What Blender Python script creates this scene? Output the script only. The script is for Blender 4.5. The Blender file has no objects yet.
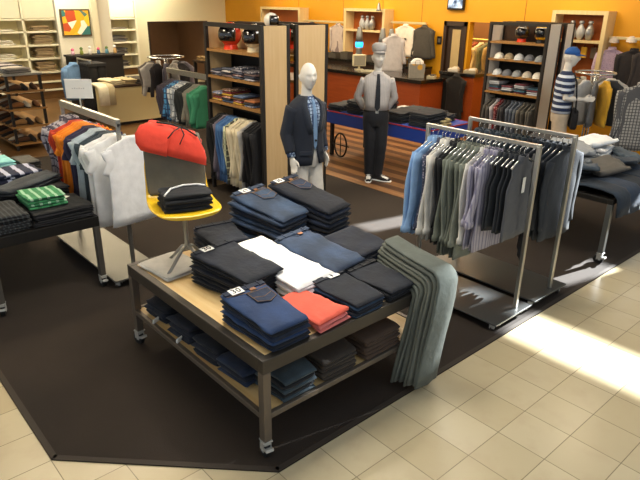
import bpy, math, random
from mathutils import Vector, Matrix, noise

# ------------------------------------------------------------------ camera, world, lights, exposure
sc = bpy.context.scene
col = sc.collection
R = random.Random(7)
F_PX, PITCH, ROLL, YAW, CAM_H = 593.0, .3852, .0135, .7307, 2.4
cd = bpy.data.cameras.new('camera'); cam = bpy.data.objects.new('camera', cd); col.objects.link(cam)
cd.sensor_fit = 'HORIZONTAL'; cd.sensor_width = 36; cd.lens = F_PX / 640 * 36; cd.clip_start = .05
cp, sp = math.cos(PITCH), math.sin(PITCH)
ry = Matrix.Rotation(-YAW, 3, 'Z')
r0, d0, fw = ry @ Vector((1, 0, 0)), ry @ Vector((0, -sp, -cp)), ry @ Vector((0, cp, -sp))
cr, sr = math.cos(ROLL), math.sin(ROLL)
rt, dn = r0 * cr - d0 * sr, r0 * sr + d0 * cr
m3 = Matrix((rt, -dn, -fw)).transposed()
cam.matrix_world = Matrix.Translation((0, 0, CAM_H)) @ m3.to_4x4()
sc.camera = cam
sc.view_settings.view_transform = 'Standard'; sc.view_settings.look = 'None'
sc.view_settings.gamma = 1; sc.view_settings.use_curve_mapping = False
sc.view_settings.exposure = 0.0

w = bpy.data.worlds.new('mall_daylight'); sc.world = w; w.use_nodes = True
w.node_tree.nodes['Background'].inputs[0].default_value = (.86, .93, 1, 1)
w.node_tree.nodes['Background'].inputs[1].default_value = .62

def light(name, kind, loc, power, colour, size=.3, target=None, sx=None, **kw):
    ld = bpy.data.lights.new(name, kind); o = bpy.data.objects.new(name, ld); col.objects.link(o)
    ld.energy = power; ld.color = colour; o.location = loc
    if kind == 'AREA':
        ld.shape = 'RECTANGLE' if sx else 'DISK'; ld.size = sx or size
        if sx: ld.size_y = size
    for k, v in kw.items(): setattr(ld, k, v)
    if target is not None:
        o.rotation_euler = (Vector(target) - Vector(loc)).to_track_quat('-Z', 'Y').to_euler()
    return o

sun_dir = Vector((-1, .22, -.51)).normalized()
sd = bpy.data.lights.new('sun', 'SUN'); so = bpy.data.objects.new('sun', sd); col.objects.link(so)
sd.energy = 48; sd.angle = math.radians(.6); sd.color = (.93, .98, 1)
so.rotation_euler = sun_dir.to_track_quat('-Z', 'Y').to_euler(); so.location = (14, -3, 8)
WARM, WHITE = (1, .83, .58), (1, .94, .83)
light('ceiling_panel', 'AREA', (2.3, 3.2, 3.25), 60, WHITE, .8, sx=1.6)
light('ceiling_panel', 'AREA', (2.6, 6.4, 3.25), 70, WARM, .8, sx=1.6)
light('ceiling_panel', 'AREA', (5.2, 4.2, 3.25), 60, WHITE, .8, sx=1.6)
light('ceiling_panel', 'AREA', (7.6, 6.0, 3.25), 80, WARM, .8, sx=1.6)
light('ceiling_panel', 'AREA', (4.4, 11.8, 3.25), 130, WARM, 1.2, sx=2)
light('ceiling_panel', 'AREA', (8.2, 9.6, 3.25), 90, WARM, .8, sx=2)
light('wall_washer', 'AREA', (9.7, 6.4, 3.2), 62, WARM, .4, target=(10.7, 6.4, 1.4), sx=4.5)
light('wall_washer', 'AREA', (9.7, 11.5, 3.2), 62, WARM, .4, target=(10.7, 11.5, 1.4), sx=5)
light('wall_washer', 'AREA', (6.4, 14.4, 3.2), 210, (1, .93, .76), .4, target=(5.2, 16.4, 1.2), sx=5)
light('spot_on_table', 'SPOT', (2.9, 3.9, 3.2), 130, WHITE, target=(2.2, 2.85, .8), spot_size=math.radians(34), spot_blend=.8, shadow_soft_size=.06)
light('downlight', 'AREA', (7.1, 2.6, 3.2), 14, WARM, .16)
light('downlight', 'AREA', (4.9, 2.9, 3.2), 18, WARM, .16)
light('downlight', 'AREA', (1.2, 6.2, 3.2), 18, WARM, .16)

light('recess_fill', 'AREA', (9.0, 17.3, 2.15), 7, WARM, .3)  # fill light added inside the recess to brighten its walls
light('passage_lamp', 'AREA', (11.5, 8.2, 2.9), 30, WARM, .4)

# ------------------------------------------------------------------ materials
def lin(h):
    h = h.lstrip('#'); c = [int(h[i:i + 2], 16) / 255 for i in (0, 2, 4)]
    return tuple(x / 12.92 if x <= .04045 else ((x + .055) / 1.055) ** 2.4 for x in c) + (1,)
MATS = {}
def nt(name):
    m = bpy.data.materials.new(name); m.use_nodes = True
    t = m.node_tree; b = t.nodes['Principled BSDF']
    return m, t, b, t.nodes, t.links
def mixc(t, fac, a, b):
    n = t.nodes.new('ShaderNodeMix'); n.data_type = 'RGBA'
    if isinstance(fac, float): n.inputs[0].default_value = fac
    else: t.links.new(fac, n.inputs[0])
    for v, i in ((a, 6), (b, 7)):
        if isinstance(v, tuple): n.inputs[i].default_value = v
        else: t.links.new(v, n.inputs[i])
    return n.outputs[2]
def coords(t, scale=(1, 1, 1), rot=(0, 0, 0), loc=(0, 0, 0)):
    tc = t.nodes.new('ShaderNodeTexCoord'); mp = t.nodes.new('ShaderNodeMapping')
    mp.inputs['Scale'].default_value = scale; mp.inputs['Rotation'].default_value = rot; mp.inputs['Location'].default_value = loc
    t.links.new(tc.outputs['Object'], mp.inputs[0]); return mp.outputs[0]
def noise_tex(t, vec, scale, detail=3):
    n = t.nodes.new('ShaderNodeTexNoise'); n.inputs['Scale'].default_value = scale; n.inputs['Detail'].default_value = detail
    t.links.new(vec, n.inputs['Vector']); return n.outputs[0]
def ramp(t, fac, *stops):
    r = t.nodes.new('ShaderNodeValToRGB'); e = r.color_ramp.elements
    while len(e) < len(stops): e.new(.5)
    for i, (p, c) in enumerate(stops): e[i].position = p; e[i].color = c
    t.links.new(fac, r.inputs[0]); return r.outputs[0]
def scl(c, k): return tuple(min(1, x * k) for x in c[:3]) + (1,)
def bump(t, b, h, s=.3, d=.01):
    n = t.nodes.new('ShaderNodeBump'); n.inputs['Strength'].default_value = s; n.inputs['Distance'].default_value = d
    t.links.new(h, n.inputs['Height']); t.links.new(n.outputs[0], b.inputs['Normal'])

def plain(name, hx, rough=.5, metal=0.0, var=.12, scale=6, coat=0):
    if name in MATS: return MATS[name]
    m, t, b, N, L = nt(name); c = lin(hx)
    n = noise_tex(t, coords(t), scale)
    L.new(mixc(t, n, scl(c, 1 - var), scl(c, 1 + var)), b.inputs['Base Color'])
    b.inputs['Roughness'].default_value = rough; b.inputs['Metallic'].default_value = metal
    b.inputs['Coat Weight'].default_value = coat
    MATS[name] = m; return m
def fabric(hx, hx2=None, pat=None, k=1.0):
    """woven cloth; pat: stripe_x, stripe_z, plaid, print"""
    key = ('f', hx, hx2, pat, k)
    if key in MATS: return MATS[key]
    m, t, b, N, L = nt('fabric_' + hx.strip('#')); c = lin(hx); v = coords(t)
    n = noise_tex(t, v, 14, 4); base = mixc(t, n, scl(c, .8), scl(c, 1.18))
    if pat:
        c2 = lin(hx2); out = base
        def band(axis, freq, w_):
            sx = t.nodes.new('ShaderNodeSeparateXYZ'); L.new(v, sx.inputs[0])
            mu = t.nodes.new('ShaderNodeMath'); mu.operation = 'MULTIPLY'; mu.inputs[1].default_value = freq; L.new(sx.outputs[axis], mu.inputs[0])
            fr = t.nodes.new('ShaderNodeMath'); fr.operation = 'FRACT'; L.new(mu.outputs[0], fr.inputs[0])
            lt = t.nodes.new('ShaderNodeMath'); lt.operation = 'LESS_THAN'; lt.inputs[1].default_value = w_; L.new(fr.outputs[0], lt.inputs[0])
            return lt.outputs[0]
        if pat == 'stripe_x': out = mixc(t, band(0, 28 * k, .35), out, c2)
        elif pat == 'stripe_y': out = mixc(t, band(1, 28 * k, .35), out, c2)
        elif pat == 'stripe_z': out = mixc(t, band(2, 16 * k, .42), out, c2)
        elif pat == 'plaid':
            out = mixc(t, band(0, 13 * k, .3), out, c2); out = mixc(t, band(2, 13 * k, .22), out, scl(c2, .7)); out = mixc(t, band(1, 13 * k, .22), out, c2)
        elif pat == 'print':
            vo = t.nodes.new('ShaderNodeTexVoronoi'); vo.inputs['Scale'].default_value = 45 * k; L.new(v, vo.inputs['Vector'])
            out = mixc(t, ramp(t, vo.outputs['Distance'], (.28, (1, 1, 1, 1)), (.36, (0, 0, 0, 1))), out, c2)
        base = out
    L.new(base, b.inputs['Base Color']); b.inputs['Roughness'].default_value = .9
    b.inputs['Sheen Weight'].default_value = .05
    bump(t, b, noise_tex(t, v, 22, 4), .35, .012)
    MATS[key] = m; return m
def denim(hx, fade=1.5):
    key = ('d', hx, fade)
    if key in MATS: return MATS[key]
    m, t, b, N, L = nt('denim_' + hx.strip('#')); c = lin(hx); v = coords(t)
    n = noise_tex(t, v, 5, 3); fine = noise_tex(t, coords(t, (40, 400, 40)), 3, 2)
    a = mixc(t, ramp(t, n, (.42, (0, 0, 0, 1)), (.68, (1, 1, 1, 1))), scl(c, .8), scl(c, fade))
    L.new(mixc(t, fine, scl(c, .55), a), b.inputs['Base Color']); b.inputs['Roughness'].default_value = .85
    b.inputs['Sheen Weight'].default_value = .06
    bump(t, b, noise_tex(t, v, 26, 4), .4, .01)
    MATS[key] = m; return m
def wood(name, hx, hx2, axis='y', rough=.45, scale=1.0):
    if name in MATS: return MATS[name]
    m, t, b, N, L = nt(name)
    s = {'x': (1.2, 14, 14), 'y': (14, 1.2, 14), 'z': (14, 14, 1.2)}[axis]
    n = noise_tex(t, coords(t, tuple(k * scale for k in s)), 2.2, 5)
    L.new(ramp(t, n, (.3, lin(hx)), (.7, lin(hx2))), b.inputs['Base Color']); b.inputs['Roughness'].default_value = rough
    MATS[name] = m; return m

STEEL = plain('dark_steel', '#4d4842', .38, .6)
LEG = plain('gunmetal', '#766c61', .38, .55)
CHROME = plain('chrome', '#cfd0ce', .2, .9, .04)
SILVER = plain('silver_castor', '#bdbcb6', .35, .35, .04)
BLACK = plain('black_metal', '#191715', .5, .2)
RUBBER = plain('black_rubber', '#121212', .6)
MAPLE = wood('maple_board', '#d9b478', '#e3c48c', 'y')
MAPLE_Z = wood('maple_panel', '#c9a878', '#d2b486', 'z', .5)
PINE = wood('pale_wood_frame', '#d8bd84', '#e2ca96', 'z', .5)
CREAM = plain('cream_paint', '#e6dcb6', .6, 0, .03, 2)
WHITEP = plain('white_laminate', '#efe6c6', .5, 0, .03)
SKIN = plain('mannequin_white', '#dedad2', .45, 0, .03)
PAPER = plain('white_paper', '#eeeeea', .7, 0, .03)
INK = plain('black_ink', '#141414', .7)
YELLOW = plain('yellow_plastic', '#eec01e', .28, 0, .04, 3, .4)
DARKWOOD = wood('dark_brown_wood', '#2c1c12', '#3a2618', 'z')
SHOEWOOD = wood('walnut_board', '#8a6233', '#a07640', 'x')
DARK = plain('near_black', '#15120f', .7)

# ------------------------------------------------------------------ mesh helpers
class MB:
    def __init__(s): s.v = []; s.f = []; s.m = []
    def add(s, vs, fs, mi=0):
        o = len(s.v); s.v += [tuple(p) for p in vs]; s.f += [tuple(i + o for i in f) for f in fs]; s.m += [mi] * len(fs); return s
    def box(s, x0, x1, y0, y1, z0, z1, mi=0):
        v = [(x, y, z) for x in (x0, x1) for y in (y0, y1) for z in (z0, z1)]
        return s.add(v, [(0, 1, 3, 2), (4, 6, 7, 5), (0, 4, 5, 1), (2, 3, 7, 6), (0, 2, 6, 4), (1, 5, 7, 3)], mi)
    def loft(s, loops, caps=(True, True), closed=True, mi=0):
        n = len(loops[0]); vs = [p for l in loops for p in l]; fs = []
        for j in range(len(loops) - 1):
            for i in range(n if closed else n - 1):
                k = (i + 1) % n; fs.append((j * n + i, j * n + k, (j + 1) * n + k, (j + 1) * n + i))
        if caps[0]: fs.append(tuple(reversed(range(n))))
        if caps[1]: fs.append(tuple(range((len(loops) - 1) * n, len(loops) * n)))
        return s.add(vs, fs, mi)
    def tube(s, pts, r, n=8, ry_=None, up=None, caps=(True, True), mi=0):
        pts = [Vector(p) for p in pts]; loops = []; prev = Vector(up) if up else None
        for i, p in enumerate(pts):
            t = (pts[min(i + 1, len(pts) - 1)] - pts[max(i - 1, 0)]).normalized()
            if prev is None: prev = Vector((0, 0, 1)) if abs(t.z) < .9 else Vector((0, 1, 0))
            u = (prev - t * prev.dot(t)).normalized(); prev = u; q = t.cross(u)
            ra = r[i] if isinstance(r, (list, tuple)) else r
            rb = ra if ry_ is None else (ry_[i] if isinstance(ry_, (list, tuple)) else ry_)
            loops.append([p + q * (ra * math.cos(a)) + u * (rb * math.sin(a)) for a in (2 * math.pi * k / n for k in range(n))])
        return s.loft(loops, caps, True, mi)
    def lathe(s, prof, c=(0, 0, 0), n=20, mi=0):
        return s.loft([[(c[0] + r * math.cos(a), c[1] + r * math.sin(a), c[2] + z) for a in (2 * math.pi * k / n for k in range(n))] for r, z in prof], (True, True), True, mi)
    def mesh(s, name, smooth=False):
        me = bpy.data.meshes.new(name); me.from_pydata(s.v, [], s.f); me.update()
        if any(s.m): me.polygons.foreach_set('material_index', s.m)
        if smooth: me.polygons.foreach_set('use_smooth', [True] * len(me.polygons))
        return me
    def build(s, name, mat, parent=None, smooth=False, bevel=0, loc=None, rot=None):
        me = s.mesh(name, smooth)
        for m in (mat if isinstance(mat, (list, tuple)) else [mat]): me.materials.append(m)
        return link(name, me, parent, loc, rot, bevel)
def link(name, me, parent=None, loc=None, rot=None, bevel=0, mat=None):
    o = bpy.data.objects.new(name, me); col.objects.link(o)
    if mat is not None:
        if not me.materials: me.materials.append(mat)
        o.material_slots[0].link = 'OBJECT'; o.material_slots[0].material = mat
    if parent: o.parent = parent
    if loc is not None: o.location = loc
    if rot is not None: o.rotation_euler = rot if isinstance(rot, (tuple, list)) else (0, 0, rot)
    if bevel:
        b = o.modifiers.new('bevel', 'BEVEL'); b.width = bevel; b.segments = 2; b.limit_method = 'ANGLE'
    return o
def tag(o, label=None, cat=None, group=None, kind=None):
    if label: o['label'] = label
    if cat: o['category'] = cat
    if group: o['group'] = group
    if kind: o['kind'] = kind
    return o
def thing(name, label, cat, loc=(0, 0, 0), rot=0, group=None):
    o = bpy.data.objects.new(name, None); col.objects.link(o); o.location = loc
    o.rotation_euler = rot if isinstance(rot, (tuple, list)) else (0, 0, rot)
    o.empty_display_size = .1
    return tag(o, label, cat, group)
def struct(o): o['kind'] = 'structure'; return o
def bx(*a): return MB().box(*a)
ORD = ['first', 'second', 'third', 'fourth', 'fifth', 'sixth', 'seventh', 'eighth', 'ninth', 'tenth', 'eleventh', 'twelfth', 'thirteenth', 'fourteenth', 'fifteenth', 'sixteenth', 'seventeenth', 'eighteenth', 'nineteenth', 'twentieth', 'twenty-first', 'twenty-second', 'twenty-third', 'twenty-fourth']
def nz(x, y, z=0): return noise.noise(Vector((x, y, z)))

# ------------------------------------------------------------------ structure
TS = .3007
m, t, b, N, L = nt('polished_travertine_tile')
br = N.new('ShaderNodeTexBrick'); br.offset = 0; br.squash = 1
for k, v in (('Scale', 1), ('Mortar Size', .0028), ('Mortar Smooth', .2), ('Bias', 0), ('Brick Width', TS), ('Row Height', TS)): br.inputs[k].default_value = v
br.inputs['Color1'].default_value = lin('#d2c3a0'); br.inputs['Color2'].default_value = lin('#c6b590'); br.inputs['Mortar'].default_value = lin('#8d8067')
v = coords(t); L.new(v, br.inputs['Vector'])
n1 = noise_tex(t, v, 6, 6); n2 = noise_tex(t, v, 1.3, 2)
c1 = mixc(t, ramp(t, n1, (.5, (0, 0, 0, 1)), (.8, (.5, .5, .5, 1))), br.outputs['Color'], lin('#bfa988'))
L.new(c1, b.inputs['Base Color']); b.inputs['Roughness'].default_value = .27
TILE = m
fl = bx(-6, 14, -4, 18, -.1, 0).build('floor', TILE); 
for p in fl.data.vertices: p.co.x -= 1.53; p.co.y -= 2.02
fl.location = (1.53, 2.02, 0); struct(fl)

m, t, b, N, L = nt('dark_brown_carpet'); v = coords(t)
L.new(mixc(t, noise_tex(t, v, 2.2, 5), lin('#231b14'), lin('#352a20')), b.inputs['Base Color']); b.inputs['Roughness'].default_value = .95
bump(t, b, noise_tex(t, v, 220, 2), .5, .004); CARPET = m
def slab_poly(pts, z0, z1):
    mb = MB(); mb.loft([[(x, y, z0) for x, y in pts], [(x, y, z1) for x, y in pts]]); return mb
struct(slab_poly([(1.53, 2.02), (12, 2.02), (12, 16.4), (.63, 16.4), (.63, 2.92)], 0, .006).build('floor_carpet', CARPET))
m, t, b, N, L = nt('carpet_binding'); b.inputs['Base Color'].default_value = lin('#3a3128'); b.inputs['Roughness'].default_value = .8
mb = MB()
for (xa, ya), (xb, yb) in (((.63, 9), (.63, 2.92)), ((.63, 2.92), (1.53, 2.02)), ((1.53, 2.02), (7, 2.02))):
    d = Vector((xb - xa, yb - ya, 0)).normalized(); nn = Vector((-d.y, d.x, 0)) * .035
    A, B = Vector((xa, ya, 0)), Vector((xb, yb, 0))
    mb.loft([[A, A + nn, A + nn + Vector((0, 0, .009)), A + Vector((0, 0, .009))], [B, B + nn, B + nn + Vector((0, 0, .009)), B + Vector((0, 0, .009))]])
struct(mb.build('trim_1', m))
m, t, b, N, L = nt('striped_wood_floor'); v = coords(t)
wv = N.new('ShaderNodeTexWave'); wv.bands_direction = 'X'; wv.inputs['Scale'].default_value = 1.0; wv.inputs['Distortion'].default_value = .0
L.new(v, wv.inputs['Vector'])
n1 = noise_tex(t, coords(t, (9, .5, 1)), 3, 3)
s1 = mixc(t, ramp(t, wv.outputs['Fac'], (.44, (0, 0, 0, 1)), (.54, (1, 1, 1, 1))), lin('#38251a'), lin('#b08052'))
L.new(mixc(t, n1, s1, lin('#63442b')), b.inputs['Base Color']); b.inputs['Roughness'].default_value = .4
struct(bx(5.73, 10.7, 4.1, 9.4, .006, .012).build('floor_wood', m))
BROWNFL = wood('brown_floor_boards', '#5d4122', '#75542c', 'x', .4)
struct(bx(.7, 5.7, 9.9, 16.4, .006, .012).build('floor_boards', BROWNFL))

ORANGE = plain('orange_paint', '#dc9a12', .55, 0, .06, 1.2)
GROOVE = plain('groove_line', '#9a6410', .7)  # darker orange for the thin strips along the panel seams
WX = 10.7
mb = MB()                                                              # orange side wall with door and passage openings
for y0, y1, z0, z1 in ((3.75, 7.0, 0, 3.3), (7.5, 7.55, 0, 3.3), (8.12, 16.4, 0, 3.3), (7.0, 7.5, 2.02, 3.3), (7.55, 8.12, 2.02, 3.3)):
    mb.box(WX, WX + .15, y0, y1, z0, z1)
struct(mb.build('wall_right', ORANGE))
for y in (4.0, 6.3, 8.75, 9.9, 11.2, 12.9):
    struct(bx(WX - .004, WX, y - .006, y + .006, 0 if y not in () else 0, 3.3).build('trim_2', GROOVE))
mb = MB()
for x0, x1, z0, z1 in ((-3, 8.1, 0, 3.3), (10.02, WX + .15, 0, 3.3), (8.1, 10.02, 1.77, 3.3)): mb.box(x0, x1, 16.4, 16.55, z0, z1)
struct(mb.build('wall_back', CREAM))
# recess behind the wide opening of the back wall
mb = MB(); mb.box(8.0, 10.1, 18.2, 18.3, 0, 2.2); mb.box(8.0, 8.1, 16.55, 18.2, 0, 2.2); mb.box(10.02, 10.12, 16.55, 18.2, 0, 2.2); mb.box(8, 10.1, 16.55, 18.3, 2.2, 2.3)
struct(mb.build('wall_recess', plain('recess_brown', '#6a4c30', .6)))
mb = MB(); mb.box(8.1, 8.14, 16.36, 16.55, 0, 1.77); mb.box(9.98, 10.02, 16.36, 16.55, 0, 1.77); mb.box(8.1, 10.02, 16.36, 16.55, 1.735, 1.77)
struct(mb.build('trim_3', DARKWOOD))
# passage behind the orange wall
mb = MB(); mb.box(12.4, 12.5, 6.4, 9.5, 0, 3.0); mb.box(WX + .15, 12.4, 9.4, 9.5, 0, 3); mb.box(WX + .15, 12.4, 6.3, 6.4, 0, 3)
struct(mb.build('wall_passage', plain('passage_brown', '#6b4a2c', .7)))
d = thing('door_1', None, None, (WX, 7.55, 0)); struct(d)
mb = MB(); mb.box(-.03, .06, 0, .07, 0, 2.02); mb.box(-.03, .06, .5, .57, 0, 2.02); mb.box(-.03, .06, 0, .57, 1.93, 2.02)
mb.build('door_frame', DARKWOOD, d); bx(.02, .06, .08, .49, 0, 1.93).build('door_leaf', DARKWOOD, d); bx(.005, .025, .16, .36, .12, 1.86).build('door_panel', plain('frosted_cream_panel', '#b9a070', .35), d)
struct(bx(-3, 11, 2.05, 18.4, 3.3, 3.4).build('ceiling', plain('white_ceiling', '#e8e4d8', .8, 0, .02)))
# added unseen wall to the side, its openings cut to shape the sun patches
FX = 13.5
def hole(x, y, z=0):                                                   # where a sunbeam that reaches (x,y,z) crosses the added sun mask
    k = FX - x; return y - .22 * k, z + .51 * k
holes = []
def beam(pts):
    q = [hole(*p) for p in pts]; holes.append((min(a for a, _ in q), max(a for a, _ in q), min(c for _, c in q), max(c for _, c in q)))
beam([(3.68, -.6), (4.2, -.6), (3.68, 2.1), (4.2, 2.1)])               # stripe on the tiles
beam([(4.35, 4.50), (5.5, 4.28), (4.35, 4.22)])                        # stripe on the carpet
beam([(4.9, 2.13, .5), (4.9, 2.40, 1.5)])                            # right rack ends
beam([(2.88, 1.94, .22), (2.88, 2.0, .90)])                             # hanging trousers
beam([(5.66, 2.12, .0), (5.66, 2.3, .45), (4.95, 2.1, 0), (4.95, 2.42, 0)])   # leg of the right table and the carpet beside it
ys = sorted({-8, 3.6} | {h for q in holes for h in q[:2]}); zs = sorted({0, 9} | {h for q in holes for h in q[2:]})
mb = MB()
for y0, y1 in zip(ys, ys[1:]):
    for z0, z1 in zip(zs, zs[1:]):
        cy, cz = (y0 + y1) / 2, (z0 + z1) / 2
        if not any(a < cy < b_ and c < cz < d_ for a, b_, c, d_ in holes): mb.box(FX, FX + .12, y0, y1, z0, z1)
struct(mb.build('wall_sun_mask', plain('sun_mask_grey', '#b8b4aa', .7)))
# wooden rails and box niches on the orange wall
RAIL = plain('brushed_rail', '#d8c79a', .35, .4)
def rail(y0, y1, z, label):
    o = thing('wall_rail', label, 'rail', (WX, y0, z), 0, 'rails on the orange wall')
    bx(-.16, -.12, 0, y1 - y0, -.02, .025).build('bar', RAIL, o, bevel=.005)
    for y in (.1, y1 - y0 - .1): bx(-.13, 0, y - .012, y + .012, -.015, .015).build('bracket', RAIL, o)
rail(10.92, 12.5, 1.89, 'pale upper wall rail carrying the lone striped shirt beside the niche')
rail(8.5, 9.5, 1.95, 'pale upper wall rail carrying the white shirt and dark jacket')
rail(10.92, 12.5, 1.1, 'pale lower wall rail beneath the lone striped shirt')
rail(8.5, 9.5, 1.2, 'pale lower wall rail beneath the white shirt and dark jacket')
rail(3.8, 4.6, 1.87, 'pale wall rail above the lilac shirt near the caps')
def niche(y0, y1, z0, z1, shelf, label):
    o = thing('wall_niche', label, 'shelf', (WX, y0, z0), 0, 'box niches on the orange wall'); W, H = y1 - y0, z1 - z0; D = -.3
    bx(D, 0, 0, .07, 0, H).build('side_panel', PINE, o); bx(D, 0, W - .07, W, 0, H).build('side_panel', PINE, o)
    bx(D, 0, .07, W - .07, H - .06, H).build('top_panel', PINE, o); bx(D, 0, .07, W - .07, shelf - z0 - .03, shelf - z0 + .01).build('shelf', PINE, o)
    bx(D, 0, .07, W - .07, 0, .04).build('bottom_panel', PINE, o); bx(-.02, -.004, .07, W - .07, .04, H - .06).build('back_panel', plain('rust_back', '#a5561a', .6), o)
niche(12.5, 14.2, 1.0, 2.2, 1.75, 'pale wooden niche box on the orange wall above the shelving end panels')
niche(9.56, 10.87, 1.12, 2.22, 1.75, 'pale wooden niche box above the counter between the wall rails')
niche(4.62, 5.6, .9, 2.28, 1.8, 'pale wooden niche box behind the mannequin in the blue cap')

# ------------------------------------------------------------------ clothing builders
CACHE = {}
def torso_mesh(w_, Lg, tk, kind, seed):
    key = ('t', w_, Lg, tk, kind, seed)
    if key in CACHE: return CACHE[key]
    mb = MB(); n = 22; hw = w_ / 2
    rows = [(.055, -.075, .022), (.075, -.095, .024), (hw * .62, -.118, .016), (hw * .95, -.15, .016), (hw, -.19, .018), (hw * .94, -.27, .02)]
    if kind == 'vest': rows = [(.05, -.085, .02), (.07, -.1, .02), (hw * .5, -.118, .015), (hw * .72, -.14, .015), (hw * .66, -.2, .017), (hw * .92, -.3, .02)]
    if kind == 'skirt': rows = [(hw * .6, -.09, .014), (hw * .62, -.13, .014), (hw * .8, -.2, .016)]
    z0 = rows[-1][1]
    for k in range(1, 8):
        q = k / 7; rows.append((hw * (.94 - .05 * math.sin(q * 3) + .05 * q), z0 + (-Lg - z0) * q, .02 + .004 * q))
    loops = []
    for j, (h, z, t_) in enumerate(rows):
        q = j / (len(rows) - 1); lp = []
        for i in range(n):
            a = 2 * math.pi * i / n; c, s_ = math.cos(a), math.sin(a)
            x = h * math.copysign(abs(c) ** .75, c); y = t_ * (tk / .02) * math.copysign(abs(s_) ** .8, s_)
            fold = .011 * max(0, q - .25) * math.sin(x * 34 + seed * 2.1) + .010 * nz(x * 7, z * 5, seed * 3.3)
            lp.append((x + .012 * q * nz(z * 6, seed, 1), y + fold, z + (.012 * nz(x * 9, seed, 7) if j == len(rows) - 1 else 0)))
        loops.append(lp)
    mb.loft(loops); CACHE[key] = mb.mesh('garment', True); return CACHE[key]
def sleeve_mesh(w_, Ls, side, tk, flare, cuff, seed):
    key = ('s', w_, Ls, side, tk, flare, cuff, seed)
    if key in CACHE: return CACHE[key]
    mb = MB(); hw = w_ / 2; pts, ra, rb = [], [], []
    for k in range(9):
        q = k / 8
        pts.append((side * (hw - .045 + flare * q + .02 * math.sin(q * 5 + seed)), .012 * math.sin(q * 4 + seed * 1.7) * q, -.165 - Ls * q))
        ra.append((.058 - .02 * q) * (1 + .1 * nz(q * 6, seed, side))); rb.append(tk * (.95 - .15 * q) * (1 + .25 * nz(q * 7, seed, 4 + side)))
    if cuff:
        pts += [(pts[-1][0], pts[-1][1], pts[-1][2] - .005), (pts[-1][0], pts[-1][1], pts[-1][2] - .05), (pts[-1][0], pts[-1][1], pts[-1][2] - .055)]
        ra += [.052, .055, .04]; rb += [tk * 1.15, tk * 1.2, tk * .9]
    mb.tube(pts, ra, 12, rb, up=(0, 1, 0)); CACHE[key] = mb.mesh('sleeve', True); return CACHE[key]
def collar_mesh(seed):
    key = ('c',)
    if key in CACHE: return CACHE[key]
    mb = MB(); n = 14; L3 = []
    for h, z, t_ in ((.052, -.07, .03), (.05, -.05, .03), (.062, -.055, .038), (.072, -.09, .04)):
        L3.append([(h * math.cos(2 * math.pi * i / n), t_ * math.sin(2 * math.pi * i / n) * .7, z - (.012 if i == n * 3 // 4 else 0)) for i in range(n)])
    mb.loft(L3, (False, False)); CACHE[key] = mb.mesh('collar', True); return CACHE[key]
def garment(name, label, cat, loc, rot, mat, w_=.44, Lg=.78, tk=.02, kind='shirt', sleeve=.5, flare=.05, cuff=False, seed=0, group=None, collar=True, tagc=None):
    seed %= 4
    o = link(name, torso_mesh(w_, Lg, tk, kind, seed), None, loc, rot, mat=mat); tag(o, label, cat, group)
    if sleeve and kind != 'vest':
        for s_ in (-1, 1): link('sleeve', sleeve_mesh(w_, sleeve, s_, tk, flare, cuff, seed), o, mat=mat)
    if collar: link('collar', collar_mesh(0), o, mat=mat)
    if tagc:
        tg = bx(-.02, .02, -.034, -.030, -.34, -.22).build('price_tag', PAPER, o); tg['label'] = 'white swing tag'
    return o
def hanger(loc, rot, label, group):
    if 'hg' not in CACHE:
        mb = MB(); hk = [(.0, 0, -.075), (0, 0, -.03)] + [(.016 * math.cos(a) , 0, .016 * math.sin(a)) for a in [(-math.pi / 2 + k * math.pi * 1.35 / 8) for k in range(9)]]
        mb.tube(hk, .0028, 6, up=(0, 1, 0))
        mb.tube([(-.17, 0, -.135), (-.09, 0, -.098), (0, 0, -.075), (.09, 0, -.098), (.17, 0, -.135)], .006, 6, up=(0, 1, 0))
        CACHE['hg'] = mb.mesh('clothes_hanger', True)
    return tag(link('clothes_hanger', CACHE['hg'], None, loc, rot, mat=CHROME), label, 'hanger', group)
def trousers_hang_mesh(w_, Lg, tk, seed):
    key = ('p', w_, Lg, tk, seed)
    if key in CACHE: return CACHE[key]
    mb = MB()
    for s_ in (-1, 1):
        pts = [(s_ * w_ * (.24 + .03 * k / 6) , .005 * math.sin(k + seed), -.05 - Lg * k / 6) for k in range(7)]
        mb.tube(pts, [w_ * .27] + [w_ * (.27 - .012 * k) for k in range(1, 7)], 12, [tk] * 7, up=(0, 1, 0))
    mb.box(-w_ / 2, w_ / 2, -tk * .9, tk * .9, -.1, -.045); CACHE[key] = mb.mesh('trousers', True); return CACHE[key]

def slab_mesh(w_, d, h0, h1, taper, seed, rough=1.0):
    rough *= 1.5
    key = ('fold', w_, d, h0, h1, taper, seed, rough)
    if key in CACHE: return CACHE[key]
    mb = MB(); n = 28; J = 14; loops = []
    for j in range(J + 1):
        q = j / J; y = d / 2 - d * q; h = h0 + (h1 - h0) * q; hw = w_ / 2 * (1 - taper * q)
        e = min(1, math.sin(math.pi * min(max(q, .0), 1)) * 5 + .30) if j in (0, J) else 1
        if j in (0, J): e = .55
        yy = y; lp = []
        for i in range(n):
            a = 2 * math.pi * i / n; c, s_ = math.cos(a), math.sin(a)
            x = hw * math.copysign(abs(c) ** .38, c) * (.985 if j in (0, J) else 1); z = h / 2 * math.copysign(abs(s_) ** .5, s_) * e + h / 2
            wob = rough * (.006 * nz(x * 9, yy * 9, seed * 5.1) + .004 * nz(x * 22, yy * 22, seed))
            lp.append((x + rough * .008 * nz(yy * 11, seed * 2, a), yy + rough * .007 * nz(x * 10, seed, 3), max(0, z + (wob if s_ > .1 else 0))))
        loops.append(lp)
    mb.loft(loops); CACHE[key] = mb.mesh('folded', True); return CACHE[key]
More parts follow.
